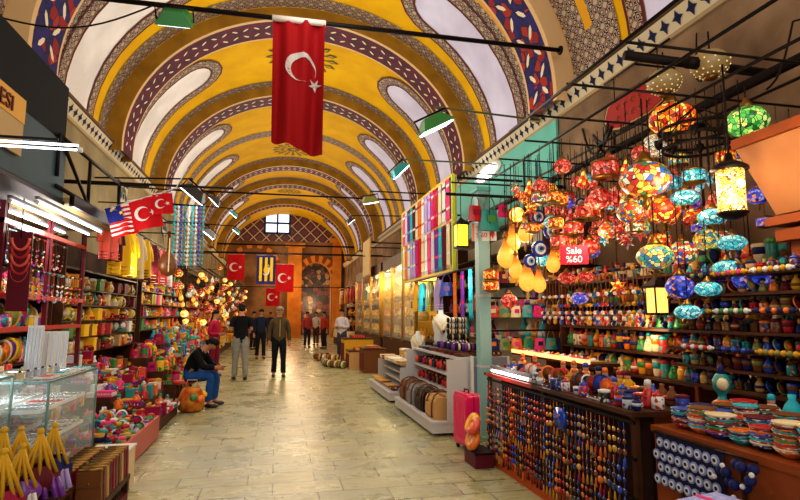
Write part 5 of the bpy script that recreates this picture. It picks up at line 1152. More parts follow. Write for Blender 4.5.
backboard(XR-.05, 7.2, 12.6, 0, 3.1, 'pale shelf unit at the back of the bag shop', mat('shop_back_pale', '#d0c4a4', .8), -1, (1.1, 1.6, 2.1, 2.6), .8)
for i, z in enumerate((1.115, 1.615, 2.115)):
    goods(['bag', 'vase', 'bag', 'doll', 'cloth'], (3.95, 7.4, z), (3.95, 12.4, z), 22, '%s shelf, bag shop unit' % ['lowest', 'second', 'third'][i], 'goods in the bag shop unit', ['white', 'teal', 'orange', 'purple', 'cream', 'maroon', 'gold', 'turquoise', 'pink'], 1.6, rz=-PI/2, hm=.45)
lput(rail(4.6, 'Y', .02, XR-.01-3.0), (3.0, 7.4, 2.3), 'lower rail of hanging garments and bags under the yellow rack', 'rail')
for i, (y, c, c2, kd) in enumerate(((7.6, 'magenta', 'pink', 'bag'), (8.0, 'yellow', 'olive', 'scarf'), (8.35, 'turquoise', 'teal', 'scarf'), (8.75, 'purple', 'magenta', 'scarf'), (9.15, 'orange', 'tan', 'scarf'), (9.6, 'blue', 'purple', 'bag'), (10.1, 'lilac', 'white', 'garment'), (10.7, 'olive', 'yellow', 'garment'), (11.3, 'turquoise', 'blue', 'garment'), (11.8, 'gold', 'yellow', 'garment'))):
    s_ = 1.1 if kd == 'scarf' else 1.2 if kd == 'bag' else .95
    dz = {'bag': -.335*s_, 'scarf': 0, 'garment': -.09*s_}[kd]
    lput(KF[kd](c, c2), (3.0, y, 2.3+dz), '%s %s, %s from near end, rail under the yellow rack' % (c, GN[kd][0], ORD[i]), GN[kd][1], 'goods on the rail under the yellow rack', rz=PI/2 if kd != 'bag' else -.3, s=s_)
# --- cross rails of bags and purses just behind the turquoise post
for r_, (z, cs) in enumerate(((2.25, ['brown', 'maroon', 'gold', 'tan', 'red']), (1.78, ['red', 'olive', 'cream', 'teal', 'magenta', 'grey']), (1.34, ['navy', 'olive', 'orange', 'green', 'pink', 'teal']))):
    wn_ = ['top', 'middle', 'lowest'][r_]; lput(rail(XR-2.72, 'X', .014), (2.7, 7.05, z), '%s cross rail of small bags behind the turquoise post' % wn_, 'rail')
    for i in range(9):
        c = cs[i % len(cs)]; c2 = cs[(i+2) % len(cs)]; lput(bag(c, c2), (2.85+.17*i, 7.05, z-.335*.78), '%s handbag, %s from left, %s cross rail behind the post' % (c, ORD[i], wn_), 'handbag', 'bags on the cross rails', s=.78, rz=random.uniform(-.2, .2))
lamp(3.3, 6.6, 1.9, 9, (1, .85, .65), .1, 'shop_lamp_light'); lamp(2.9, 8.4, 2.1, 16, (1, .92, .8), .1, 'shop_lamp_light'); lamp(2.6, 11.0, 2.0, 14, (1, .92, .75), .1, 'shop_lamp_light')  # fixtureless lamps added to lift the dark bag shop goods
# --- gold lit shop windows farther on
for wi, (y0, y1) in enumerate(((13.0, 17.4), (17.8, 23.5))):
    k = [S('back_board', MB().box((.5, 0, 1.6), (.04, y1-y0, 3.0)), mat('gold_back', '#d0a030', .6)), S('display_floor', MB().box((0, 0, .45), (1.0, y1-y0, .9)), wood_d), S('fascia', MB().box((0, 0, 3.1), (1.0, y1-y0, .35)), wood_d), S('window_pane', MB().box((-.5, 0, 1.9), (.01, y1-y0-.1, 2.0)), glass)]
    for j in range(4): k.append(S('post', MB().box((-.5, (j/3-.5)*(y1-y0-.1), 1.9), (.08, .08, 2.1)), mat('brass_frame', '#a87c28', .35, .8)))
    for z in (1.4, 1.95): k.append(S('glass_shelf', MB().box((.1, 0, z), (.8, y1-y0-.1, .015)), glass))
    lput(S('shop_window', None, None, k), (XR-.75, (y0+y1)/2, 0), '%s gold-lit jewellery shop window on the right' % ['nearer', 'farther'][wi], 'shop window')
    for j in range(3): lamp(XR-.8, y0+(y1-y0)*(j+.5)/3, 2.7, 45, (1, .82, .4), .1, 'window_glow_light')
    for r_, z in enumerate((.905, 1.41, 1.96)):
        for q_, kd in enumerate(('vase', 'bangles')): goods(kd, (XR-.95+.35*q_, y0+.15, z), (XR-.95+.35*q_, y1-.15, z), 13, '%s %s row, %s jewellery window' % (['low', 'middle', 'high'][r_], ['front', 'back'][q_], ['nearer', 'farther'][wi]), 'gold goods in the %s jewellery window' % ['nearer', 'farther'][wi], ['gold', 'yellow', 'amber', 'cream'], 2.0)
# scalloped tilted board in cream (awning sign) and dark arch screen
p = at(361, 265, 16.5); A = at(371, 222, 13.5)
k = [S('cream_field', MB().box((-.02, 0, .0), (.02, 1.5, 1.25)), mat('board_cream', '#c8ae78', .7))]
for j in range(5): k.append(S('pointed_tab', MB().prism([(-.13, 0), (.13, 0), (0, -.42)], .03, Matrix(((0, 0, 1), (1, 0, 0), (0, 1, 0))), (-.02, -.62+.31*j, -.62)), pm('brown')))
for y_ in (-.7, .7): k.append(S('wall_arm', MB().box(((XR-3.15)/2, y_, .5), (XR-3.15, .04, .04)), iron))
lput(S('hanging_board', MB().box((0, 0, 0), (.03, 1.65, 1.35)), pm('gold'), k), (3.15, 19.8, 3.6), 'cream hanging board with pointed tabs beyond the scarf rack', 'sign')
k = [S('spiral_bar', MB().tube([(0, .35*math.cos(PI*t_/12), .75*math.sin(PI*t_/12)) for t_ in range(13)], .05, 6), iron), S('dark_screen', MB().prism([(.33*math.cos(PI*t_/12), .72*math.sin(PI*t_/12)) for t_ in range(13)], .03, Matrix(((0, 0, 1), (1, 0, 0), (0, 1, 0)))), mat('screen_brown', '#4a2c18', .6)), S('wall_arm', MB().box(((XR-3.2)/2, 0, .02), (XR-3.2, .05, .05)), iron)]
lput(S('arched_sign', None, None, k), (3.2, 12.9, 3.0), 'dark arched sign left of the scarf rack', 'sign')
# floor goods far right
for i, (y, x, w_, d_, h, c) in enumerate(((15.2, 2.6, .6, .8, .62, 'brown'), (16.3, 2.4, .7, .8, .5, 'tan'), (17.6, 2.5, .9, 1.0, .8, 'gold'))):
    k = [S('lid', MB().box((0, 0, h+.015), (w_+.03, d_+.03, .03)), wood_d), S('front_panel', MB().box((-w_/2-.01, 0, h/2), (.02, d_*.8, h*.7)), pm('maroon'))]
    lput(S('wooden_chest', MB().box((0, 0, h/2), (w_, d_, h)), pm(c), k), (x, y, 0), '%s wooden chest, %s of three standing on the floor before the gold windows' % (c, ORD[i]), 'chest')
    goods('cloth', (x, y-d_/2+.05, h+.035), (x, y+d_/2-.05, h+.035), 3, 'top of the %s chest' % c, 'cloths on the chests', warm, 1.4)
for i, (px, py, Y, s_) in enumerate(((325, 362, 17.5, 2.2), (335, 366, 16.6, 2.2), (330, 356, 19.0, 2.2), (345, 364, 17.0, 2.0), (322, 355, 20.0, 2.0))):
    p = at(px, py, Y); lput(roll(['grey', 'olive', 'tan', 'black', 'maroon'][i], 'brown'), (p.x, Y, 0), '%s bundled roll lying on the floor before the far right stalls' % ['grey', 'olive', 'tan', 'black', 'maroon'][i], 'bundle', rz=.6*i, s=s_)
backboard(XR-.02, 24, 32, 0, 3.2, 'far dark shelf unit on the right before the end arch', None, -1, (1.0, 1.5, 2.0, 2.5), .6)
for i, z in enumerate((1.015, 1.515, 2.015, 2.515)): goods(['bag', 'vase', 'cloth', 'vase'], (4.1, 24.2, z), (4.1, 31.8, z), 18, '%s shelf, far right unit' % ['lowest', 'second', 'third', 'top'][i], 'goods in the far right unit', warm+yel+['teal'], 2.4, rz=-PI/2, hm=.45)
steps(24, 31, 'stepped stand far on the right', 'far right steps', warm+yel, ['vase', 'bag'], 3.4, 9, .4, .01, None, 2.2, 1)
for i in range(12):
    Y = 19+1.1*i; c = random.choice(['red', 'orange', 'crimson', 'teal', 'gold', 'cream']); 
    lput(garment(c, 'gold'), (3.5, Y, 2.9), '%s garment, %s from near end, far right garment rail' % (c, ORD[i]), 'garment', 'garments on the far right rail', rz=PI/2, s=1.2)
lput(rail(14, 'Y', .02, XR-.01-3.5), (3.5, 18.6, 3.0), 'far right garment rail down the hall', 'rail')
# --- nazar rack / keychain stand
k = [S('frame_upright', MB().box((x_, y_, .45), (.04, .04, .9)), wood_d) for x_ in (2.28, 2.8) for y_ in (3.25, 4.5, 5.75)]
for z in (.38, .63, .86): k.append(S('frame_bar', MB().box((2.26, 4.5, z), (.02, 2.54, .02)), iron))
k += [S('top_board', MB().box((2.54, 4.5, .915), (.62, 2.6, .03)), wood_d), S('red_edge', MB().box((2.235, 5.2, .915), (.012, 1.1, .035)), pm('red')), S('base_board', MB().box((2.54, 4.5, .04), (.6, 2.56, .08)), mat('base_orange', '#b84a18', .5)), S('back_board', MB().box((2.42, 4.5, .48), (.03, 2.46, .8)), mat('rack_back', '#2a1410', .8))]
lput(S('charm_rack', None, None, k), (0, 0, 0), 'dark charm rack with red edged top standing on the aisle edge at right', 'rack')
for r_, z in enumerate((.85, .62, .37)):
    for half in (0, 1):
        goods('keystrand', (2.235-.012*r_, 3.28+1.23*half, z), (2.235-.012*r_, 4.5+1.23*half, z), 22, '%s %s bar of the charm rack' % (['top', 'middle', 'bottom'][r_], ['near', 'far'][half]), 'charm strands on the charm rack', ['navy', 'blue', 'brown', 'red', 'gold', 'tan', 'brown', 'maroon', 'orange', 'black'], .95, rz=PI/2+.0, drz=.3)
for i, (z, y) in enumerate(((.9, 4.2), (.55, 5.0), (.98, 5.2))):
    pass
p = atx(560, 418, 2.16); lput(disc(.02), (2.16, p.y, p.z), 'big blue evil eye disc on the charm rack', 'evil eye ornament', s=1.1, rz=PI/2)
lput(S('disc_hook', MB().cyl((2.41, p.y, p.z+.09), (2.15, p.y, p.z+.09), .006, n=4), iron), (0, 0, 0), 'small hook carrying the big evil eye disc', 'hook')
goods(['tin', 'cup', 'slipper', 'jar'], (2.31, 3.22, .932), (2.31, 5.78, .932), 28, 'front row on the charm rack top', 'goods on the charm rack', ['navy', 'white', 'blue', 'silver', 'red', 'black'], .8)
goods(['doll', 'plate', 'tin', 'jar'], (2.47, 3.22, .932), (2.47, 5.78, .932), 27, 'middle row on the charm rack top', 'goods on the charm rack', ['navy', 'white', 'orange', 'brown', 'red', 'gold', 'blue'], 1.1)
goods(['doll', 'vase', 'tin', 'doll'], (2.66, 3.22, .932), (2.66, 5.78, .932), 26, 'back row on the charm rack top', 'goods on the charm rack', ['navy', 'blue', 'orange', 'red', 'maroon', 'gold', 'brown'], 1.4)
lput(tube_light(.9, 7, '#fff4ea'), (2.27, 5.2, .96), 'bright white tube light on the top edge of the charm rack', 'light', rz=PI/2)
lamp(2.1, 5.2, 1.0, 2.5, (1, .9, .85), .06, 'tube_glow_light')
# light shelf behind
k = [S('shelf_board', MB().box((0, 0, 0), (.3, 1.8, .03)), wood_d), S('glowing_edge', MB().box((-.155, 0, .03), (.015, 1.75, .04)), glow('orange', 3, '#ff9858')), S('leg', MB().box((.1, .8, -.54), (.05, .05, 1.07)), wood_d), S('leg', MB().box((.1, -.8, -.54), (.05, .05, 1.07)), wood_d)]
lput(S('light_shelf', None, None, k), (3.02, 5.6, 1.08), 'shelf with glowing orange edge behind the charm rack', 'shelf')
goods('slipper', (3.02, 4.8, 1.097), (3.02, 6.45, 1.097), 14, 'orange edged light shelf', 'slippers on the light shelf', ['red', 'pink', 'gold', 'magenta', 'white'], .95, rz=PI/2)
lamp(2.8, 5.6, 1.35, 5, (1, .6, .35), .08, 'shelf_light')
# --- orange bun-like trinkets & pink suitcase
@memo
def suit(c):
    pr = []
    for (cx, cy, a0_) in ((.17, .52, 0), (-.17, .52, PI/2), (-.17, .06, PI), (.17, .06, 3*PI/2)):
        for j in range(5): a = a0_+PI/2*j/4; pr.append((cx+.05*math.cos(a), cy+.05*math.sin(a)))
    b_ = MB().prism(pr, .2, RX(PI/2), (0, .1, 0)); f = MB().prism([(x*.86, .035+y*.88) for x, y in pr], .03, RX(PI/2), (0, -.1, 0))
    k = [S('front_shell', f, mat('shell_'+c, PAL[c], .25)), S('zipper_band', MB().prism([(x*1.01, y*1.005) for x, y in pr], .012, RX(PI/2), (0, .006, 0)), pm('maroon')), S('carry_handle', MB().tube([(-.07, 0, .57), (-.06, 0, .605), (.06, 0, .605), (.07, 0, .57)], .012, 6), pm('black')), S('side_handle', MB().tube([(-.22, 0, .22), (-.25, 0, .25), (-.25, 0, .36), (-.22, 0, .39)], .012, 6), pm('black'))]
    for x in (-.16, .16):
        for y in (-.07, .07): k.append(S('wheel', MB().cyl((x-.015, y, -.015), (x+.015, y, -.015), .03, n=10), pm('black')))
    for j in range(4): k.append(S('shell_ridge', MB().box((-.12+.08*j, -.132, .29), (.012, .008, .4)), mat('shell_'+c, PAL[c], .25)))
    return S('suitcase', b_, mat('shell_'+c, PAL[c], .25), k)
PAL['hotpink'] = '#e0185c'
p = at(481, 458, 6.2); lput(suit('hotpink'), (2.2, 6.3, .045), 'hot pink hard-shell suitcase standing at the near end of the white bench', 'suitcase', rz=-1.45, s=(.85, .75, 1.05))
@memo
def knot(c, c2):
    m = MB(); k = []
    m.tube([(.05*math.cos(2*PI*t_/14), .05*math.sin(2*PI*t_/14), .04) for t_ in range(14)], .03, 8, 0, True)
    return S('yarn_ring', m, pm(c, .8), [S('centre_disc', MB().cyl((0, 0, .02), (0, 0, .06), .03, n=10), pm(c2))])
kk = 0
for px, py, Y, c, c2, s_, lb in ((506, 444, 4.9, 'orange', 'cream', 1.1, 'orange ring toy nearest the suitcase'), (515, 440, 4.8, 'amber', 'red', 1.2, 'amber ring toy at the top of the ring toy heap'), (493, 456, 4.9, 'tan', 'black', 1.1, 'tan ring toy at the lower left of the heap'), (502, 458, 4.8, 'coral', 'yellow', 1.1, 'coral ring toy at the bottom of the heap'), (513, 452, 4.7, 'yellow', 'orange', 1.2, 'yellow ring toy in the middle of the heap'), (521, 446, 4.6, 'orange', 'white', 1.1, 'orange ring toy at the right of the heap')):
    p = at(px, py, Y); X_ = 2.02+.02*kk; lput(knot(c, c2), (2.04+.04*(kk % 3), 5.52+.13*(kk % 3), .24+.15*(kk//3)), lb, 'ring toy', s=s_*1.15, rot=(0, -1.0, 0)); kk += 1
lput(S('storage_bin', MB().box((0, 0, .07), (.2, .34, .14)), pm('maroon'), [S('bin_rim', MB().box((0, 0, .145), (.22, .36, .02)), iron)]), (2.1, 5.65, 0), 'low maroon box below the ring toy heap beside the suitcase', 'bin')
# --- counter with ceramics
k = [S('counter_top', MB().box((0, 0, .84), (1.05, 2.3, .04)), wood), S('front_panel', MB().box((-.5, 0, .42), (.03, 2.26, .8)), wood), S('end_panel', MB().box((0, 1.12, .42), (1.0, .03, .8)), wood), S('end_panel', MB().box((0, -1.12, .42), (1.0, .03, .8)), wood), S('plinth', MB().box((.02, 0, .04), (.98, 2.2, .08)), wood_d)]
for j in range(5): k.append(S('panel_joint', MB().box((-.52, -.9+.45*j, .42), (.012, .02, .78)), wood_d))
lput(S('shop_counter', None, None, k), (2.86, 2.02, 0), 'orange wooden counter in the lower right corner covered with ceramic bowls', 'counter')
bc = ['orange', 'navy', 'teal', 'red', 'turquoise', 'maroon', 'green', 'blue', 'orange', 'brown']
ci = 0
for ri, x in enumerate((2.46, 2.61, 2.77, 2.93)):
    for j in range(12):
        y = 1.42+.145*j+.03*(ri % 2); n = [6, 5, 4, 5, 6, 4, 7, 5, 3, 5][(j+ri*3) % 10]+(3 if ri < 2 and j < 6 else 0); big = .84+.14*((j*7+ri*3) % 4)/3; h0_ = bc[(j*3+ri*5) % 10]
        for q_ in range(n):
            c = bc[(j*3+ri*5+q_*2) % 10] if (j+ri) % 2 else h0_; c2 = bc[(j+q_*3+4+ri) % 10]
            if c2 == c: c2 = 'cream'
            lput(bowl(c, c2), (x, y, .862+.022*q_*big), '%s bowl, %s from bottom, %s stack from near end, %s counter row' % (c, ORD[q_], ORD[j], ['front', 'second', 'third', 'back'][ri]), 'bowl', 'ceramic bowls stacked on the counter', s=(big, big, big*.85), rz=random.uniform(0, 6))
goods(['vase', 'doll', 'vase'], (3.12, 1.3, .862), (3.12, 3.1, .862), 12, 'back edge of the ceramic counter', 'vases and figures on the counter', ['blue', 'navy', 'turquoise', 'blue', 'white'], 1.25)
@memo
def bust():
    m = MB().lathe([(.07, 0), (.09, .03), (.06, .1), (.03, .13), (.03, .16), (.06, .2), (.065, .26), (.04, .31), (.001, .325)], n=14)
    return S('ceramic_bust', m, pm('teal', .3), [S('pale_face', MB().ball((-.03, -.045, .24), .042, 0, 10, 6, 1.2), pm('cream', .3)), S('hat_knob', MB().lathe([(.03, .31), (.02, .37), (.001, .39)], n=8), pm('navy', .3)), S('collar', MB().lathe([(.065, .09), (.07, .1), (.04, .12)], n=12), pm('orange', .3))])
p = atx(722, 392, 3.02); lput(bust(), (3.02, p.y, .862), 'teal ceramic bust with pale face standing behind the counter bowls', 'figurine', s=.9)
# things hanging at the counter front
@memo
def eyecharm():
    m = MB().prism([(.05*math.cos(2*PI*t_/16), .05*math.sin(2*PI*t_/16)) for t_ in range(16)], .012, RX(PI/2))
    return S('glass_charm', m, mat('charm_pale', '#8090c8', .25), [S('charm_ring', MB().prism([(.034*math.cos(2*PI*t_/12), .034*math.sin(2*PI*t_/12)) for t_ in range(12)], .004, RX(PI/2), (0, -.012, 0)), pm('white')), S('charm_eye', MB().prism([(.018*math.cos(2*PI*t_/12), .018*math.sin(2*PI*t_/12)) for t_ in range(12)], .004, RX(PI/2), (0, -.016, 0)), pm('navy')), S('cord', MB().cyl((0, -.006, .05), (0, -.006, .11), .003, n=4), pm('navy'))])
lput(S('charm_board', MB().box((0, 0, 0), (.02, .52, .3)), mat('board_lilac', '#2c2440', .8), [S('board_rim', MB().box((-.005, 0, .15), (.03, .54, .015)), iron)]), (2.325, 2.84, .68), 'lilac board of glass charms hung on the counter front', 'display board')
for r_ in range(4):
    for i in range(8): lput(eyecharm(), (2.305-.012*(r_ % 2), 2.61+.062*i+.02*(r_ % 2), .78-.072*r_), 'pale blue glass charm, %s from near end, %s row, lilac board' % (ORD[i], ORD[r_]), 'glass charm', 'glass charms on the lilac board', rz=-PI/2, s=.58)
k = [S('table_top', MB().box((0, 0, .42), (.5, .6, .03)), wood)]+[S('leg', MB().box((x_, y_, .2), (.04, .04, .41)), wood) for x_ in (-.2, .2) for y_ in (-.25, .25)]
lput(S('low_table', None, None, k), (2.02, 2.25, 0), 'low table before the counter at the bottom right edge', 'table')
lput(S('cloth_box', MB().box((0, 0, .1), (.26, .34, .2)), mat('box_lilac', '#7a80c8', .8, c2='#a0a4d8', vs=20), [S('box_lid', MB().box((0, 0, .205), (.28, .36, .03)), mat('box_lilac_lid', '#8c94d8', .8, c2='#b4b8e8', vs=30)), S('ribbon', MB().box((0, 0, .222), (.03, .362, .004)), pm('pink'))]), (2.1, 2.3, .437), 'lilac cloth covered box on the low table before the counter', 'box', rz=.2)
goods('tin', (1.86, 2.02, .437), (1.86, 2.5, .437), 4, 'low table before the counter', 'tins on the low table', ['purple', 'green', 'pink', 'navy'], 1.0)
# pendant bunch on counter edge
k = []
for j in range(9): k.append(S('blue_bead', MB().ball((-.02*(j % 2), .05*(j % 5)-.1, -.05*(j//3)), .028, 0, 8, 5), pm('navy', .2)))
for j in range(5): k.append(S('white_bead', MB().ball((-.03, .06*j-.12, -.02-.07*(j % 3)), .014, 0, 6, 4), pm('white', .2)))
p = atx(738, 462, 2.3); lput(S('bead_bunch', MB().cyl((0, -.13, .04), (0, .13, .04), .006, n=5), iron, k), (2.29, p.y, .80), 'bunch of dark blue beads hanging over the counter edge', 'bead bunch')
# --- wall shelving behind the counter and rack
backboard(XR-.03, 3.4, 6.9, 0, 2.2, 'tall glowing shelf unit at the back of the lantern shop', mat('lantern_back', '#5a2a10', .7), -1, (.9, 1.15, 1.4, 1.68, 1.95), .75)
SH = [.915, 1.165, 1.415, 1.695, 1.965]
for i, z in enumerate(SH):
    for q_, x in enumerate((3.87, 4.1)):
        goods(['vase', 'doll', 'plate', 'jar', 'cup', 'tin'], (x, 3.45, z), (x, 6.85, z), 28, '%s shelf %s row, glowing unit' % (['lowest', 'second', 'third', 'fourth', 'top'][i], ['front', 'back'][q_]), 'goods in the glowing shelf unit', ['orange', 'red', 'gold', 'brown', 'amber', 'navy', 'teal', 'cream', 'green'], 1.3, hm=.22)
k = [S('upright', MB().box((.2, y_, .97), (.04, .04, 1.94)), wood) for y_ in (-1.35, 0, 1.35)]+[S('shelf_board', MB().box((.1, 0, z), (.28, 2.75, .02)), wood_d) for z in (1.0, 1.14, 1.28, 1.42, 1.56, 1.70, 1.84)]
lput(S('open_shelf', None, None, k), (3.3, 2.75, 0), 'open wooden shelf of small wares above the ceramic counter', 'shelf unit')
for i, z in enumerate((1.011, 1.151, 1.291, 1.431, 1.571, 1.711, 1.851)):
    for q_ in (0, 1): goods(['vase', 'jar', 'cup', 'bangles', 'plate', 'doll', 'tin'], (3.33+.12*q_, 1.45, z), (3.33+.12*q_, 4.05, z), 30, '%s shelf %s row, open wooden unit' % (['lowest', 'second', 'third', 'fourth', 'fifth', 'sixth', 'top'][i], ['front', 'back'][q_]), 'wares in the open wooden shelf', ['blue', 'navy', 'brown', 'orange', 'tan', 'red', 'gold', 'olive', 'brown', 'navy', 'maroon', 'black', 'teal'], .9, hm=.11)
def rope(c, c2):
    m = MB()
    for j in range(7): m.ball((0, .045*j-.135, 0), .021, 0 if j % 2 else 1, 7, 5)
    return S('bead_roll', m, [pm(c, .25), pm(c2, .25)], [S('end_knot', MB().ball((0, -.165, 0), .012, 0, 6, 4), pm(c2)), S('end_knot', MB().ball((0, .165, 0), .012, 0, 6, 4), pm(c2))])
for i, z in enumerate((1.30, 1.58, 1.86)):
    for q_ in range(7):
        c = ['turquoise', 'yellow', 'olive', 'coral', 'orange', 'blue', 'gold', 'green', 'red', 'pink'][(q_*3+i*2) % 10]; c2 = ['white', 'gold', 'navy'][(q_+i) % 3]
        lput(rope(c, c2), (3.235, 1.62+.36*q_, z), '%s bead roll, %s from near end, %s bead line of the open shelf' % (c, ORD[q_], ['lowest', 'middle', 'top'][i]), 'beads', 'bead rolls along the open shelf')
for i in range(16):
    c = ['navy', 'red', 'blue', 'gold', 'brown'][i % 5]
    lput(beads(c, 'white'), (3.32, 4.25+.15*i, 2.0), '%s necklace, %s from near end, rail before the glowing unit' % (c, ORD[i]), 'necklace', 'necklaces before the glowing unit', rz=PI/2-.3, s=1.6)
lput(rail(2.7, 'Y', .015), (3.32, 4.1, 2.0), 'necklace rail before the glowing shelf unit', 'rail')
lput(S('rail_hangers', MB().cyl((3.32, 4.15, 2.0), (3.32, 4.15, 3.36), .008, n=4).cyl((3.32, 6.75, 2.0), (3.32, 6.75, 3.36), .008, n=4), iron), (0, 0, 0), 'two thin rods holding the necklace rail before the glowing unit', 'hanger')
# ================================================================ PEOPLE
skin_m = mat('skin', '#b07a58', .55); hair_m = mat('hair_dark', '#17100c', .6); hair_g = mat('hair_grey', '#8c7c6e', .6)
def skinned(pts, edges, sub=2):
    """pts: name -> (pos, radius); grows one continuous surface"""
    names = list(pts); me = bpy.data.meshes.new('tmp'); me.from_pydata([pts[n][0] for n in names], [(names.index(a), names.index(b)) for a, b in edges], [])
    o = bpy.data.objects.new('tmp', me); COL.objects.link(o)
    md = o.modifiers.new('s', 'SKIN'); md.use_smooth_shade = True
    lay = me.skin_vertices[0].data if len(me.skin_vertices) else None
    if lay is None:
        import bmesh
        bm = bmesh.new(); bm.from_mesh(me); bm.verts.layers.skin.verify(); bm.to_mesh(me); bm.free(); lay = me.skin_vertices[0].data
    for i, n in enumerate(names):
        r = pts[n][1]; lay[i].radius = r if isinstance(r, tuple) else (r, r); lay[i].use_root = (i == 0)
    s = o.modifiers.new('u', 'SUBSURF'); s.levels = sub; s.render_levels = sub
    dg = bpy.context.evaluated_depsgraph_get(); r = bpy.data.meshes.new_from_object(o.evaluated_get(dg)); bpy.data.objects.remove(o); bpy.data.meshes.remove(me)
    for p in r.polygons: p.use_smooth = True
    return r
def person(label, loc, rz, J, shirt, trousers, shoe='#1a1412', hair=hair_m, sleeve=1.0, hairlong=False, s=1.0, extra=None, skirt=None):
    """J: joint positions; body one surface; clothes, hair, shoes, face details as children"""
    g = lambda n: Vector(J[n])
    P = dict(pelvis=(g('pelvis'), (.13, .10)), belly=(g('belly'), (.135, .10)), chest=(g('chest'), (.16, .11)), neckb=(g('neck'), (.06, .06)), head0=(g('head')-(g('head')-g('neck')).normalized()*.04, (.062, .07)), head1=(g('head')+(g('head')-g('neck')).normalized()*.05, (.075, .088)), head2=(g('head')+(g('head')-g('neck')).normalized()*.115, (.055, .065)))
    E = [('pelvis', 'belly'), ('belly', 'chest'), ('chest', 'neckb'), ('neckb', 'head0'), ('head0', 'head1'), ('head1', 'head2')]
    for sd in 'lr':
        P['sh'+sd] = (g('sh'+sd), .055); P['el'+sd] = (g('el'+sd), .042); P['wr'+sd] = (g('wr'+sd), .030)
        d = (g('ha'+sd)-g('wr'+sd)); P['pa'+sd] = (g('wr'+sd)+d*.55, (.038, .020))
        E += [('chest', 'sh'+sd), ('sh'+sd, 'el'+sd), ('el'+sd, 'wr'+sd), ('wr'+sd, 'pa'+sd)]
        up = d.normalized(); sx = up.cross(Vector((0, 1, .2))).normalized()
        for f in range(4):
            b0 = g('wr'+sd)+d*.7+sx*(.012-.008*f)*2; mid = b0+d*(.35 if f < 3 else .25)+sx*(.006-.004*f); tip = mid+(d*.28+Vector((0, -.02, 0)))*(1, 1.1, 1, .8)[f]
            P['f%d%s' % (f, sd)] = (mid, .0095); P['g%d%s' % (f, sd)] = (tip, .008); E += [('pa'+sd, 'f%d%s' % (f, sd)), ('f%d%s' % (f, sd), 'g%d%s' % (f, sd))]
        th = g('wr'+sd)+d*.45+sx*.045+Vector((0, -.02, 0)); P['t'+sd] = (th, .011); P['u'+sd] = (th+d*.3+Vector((0, -.015, 0)), .009); E += [('pa'+sd, 't'+sd), ('t'+sd, 'u'+sd)]
        P['hi'+sd] = (g('hi'+sd), .09); P['kn'+sd] = (g('kn'+sd), .06); P['an'+sd] = (g('an'+sd), .042); P['to'+sd] = (g('to'+sd), (.04, .028))
        E += [('pelvis', 'hi'+sd), ('hi'+sd, 'kn'+sd), ('kn'+sd, 'an'+sd), ('an'+sd, 'to'+sd)]
    body = skinned(P, E); body.materials.append(skin_m)
    def sub(names, edges, grow, cut=None):
        Q = {}
        for n in names:
            p_, r = P[n]; r = r if isinstance(r, tuple) else (r, r); Q[n] = (p_, (r[0]+grow, r[1]+grow))
        return Q
    root = dict(n='person', me=body, k=[], l=None)
    segs = {e: (P[e[0]][0], P[e[1]][0]) for e in E}
    def near(v):
        best = None
        for e, (a, b) in segs.items():
            d = b-a; t_ = max(0, min(1, (v-a).dot(d)/max(d.length_squared, 1e-9))); q = (v-(a+d*t_)).length
            q -= (P[e[0]][1] if not isinstance(P[e[0]][1], tuple) else P[e[0]][1][0])*(1-t_)+(P[e[1]][1] if not isinstance(P[e[1]][1], tuple) else P[e[1]][1][0])*t_
            if best is None or q < best[0]: best = (q, e, t_)
        return best[1], best[2]
    info = [near(v.co) for v in body.vertices]
    def garm(nm_, test, off, m_):
        ok = [test(e, t_) for e, t_ in info]; fs = [list(p.vertices) for p in body.polygons if all(ok[i] for i in p.vertices)]
        us = sorted({i for f in fs for i in f}); ix = {j: i for i, j in enumerate(us)}; me = bpy.data.meshes.new(nm_)
        me.from_pydata([body.vertices[i].co+body.vertices[i].normal*off(*info[i]) for i in us], [], [[ix[i] for i in f] for f in fs]); me.materials.append(m_)
        for p in me.polygons: p.use_smooth = True
        root['k'].append(dict(n=nm_, me=me, k=[], l=None))
    def shirt_t(e, t_):
        if e[0] == 'pelvis': return e[1] == 'belly' or t_ < .6
        if e in (('belly', 'chest'), ): return True
        if e == ('chest', 'neckb'): return t_ < .9
        if e[0] == 'chest': return True
        if e[0][:2] == 'sh': return t_ < (.75 if sleeve < 1 else 9)
        if e[0][:2] == 'el': return sleeve >= 1 and t_ < .95
        return False
    garm('trousers', lambda e, t_: e[0] == 'pelvis' or e[0][:2] == 'hi' or (e[0][:2] == 'kn' and t_ < .97), lambda e, t_: .012+(.016*t_ if e[0][:2] == 'kn' else .006 if e[0][:2] == 'hi' else 0), mat('cloth_'+trousers, trousers, .85, var=.25, vs=9))
    garm('shirt', shirt_t, lambda e, t_: .026 if e[0] in ('pelvis', 'belly') else .018, mat('cloth_'+shirt, shirt, .85, var=.25, vs=9))
    for sd in 'lr':
        b_ = MB(); a, t_ = g('an'+sd), g('to'+sd); d = (t_-a); d.z = 0
        d = d.normalized() if d.length > 1e-3 else Vector((0, -1, 0))
        b_.add([], [])
        c_ = a+d*.06; c_.z = min(a.z, t_.z)+.0
        b_.ball(c_+Vector((0, 0, -.005)), .05, 0, 10, 6, .85, 2.6, RZ(math.atan2(d.y, d.x)-PI/2)); root['k'].append(S('shoe', b_, mat('shoe_'+shoe, shoe, .4)))
    h = g('head'); up = (h-g('neck')).normalized(); F = Vector(J.get('face', (0, -1, 0))).normalized()
    side = up.cross(F).normalized(); M_ = Matrix((side, -F, up)).transposed()
    hm = MB(); hm.lathe([(.088, .055), (.092, .085), (.078, .12), (.05, .148), (.001, .158)], h-F*.010, 14, 0, M_, sy=1.08)
    hm.ball(h-F*.032+up*.035, .083, 0, 12, 8, 1.08, .95, M_)
    if hairlong: hm.ball(h-F*.06-up*.10, .07, 0, 10, 6, 1.6, .7, M_)
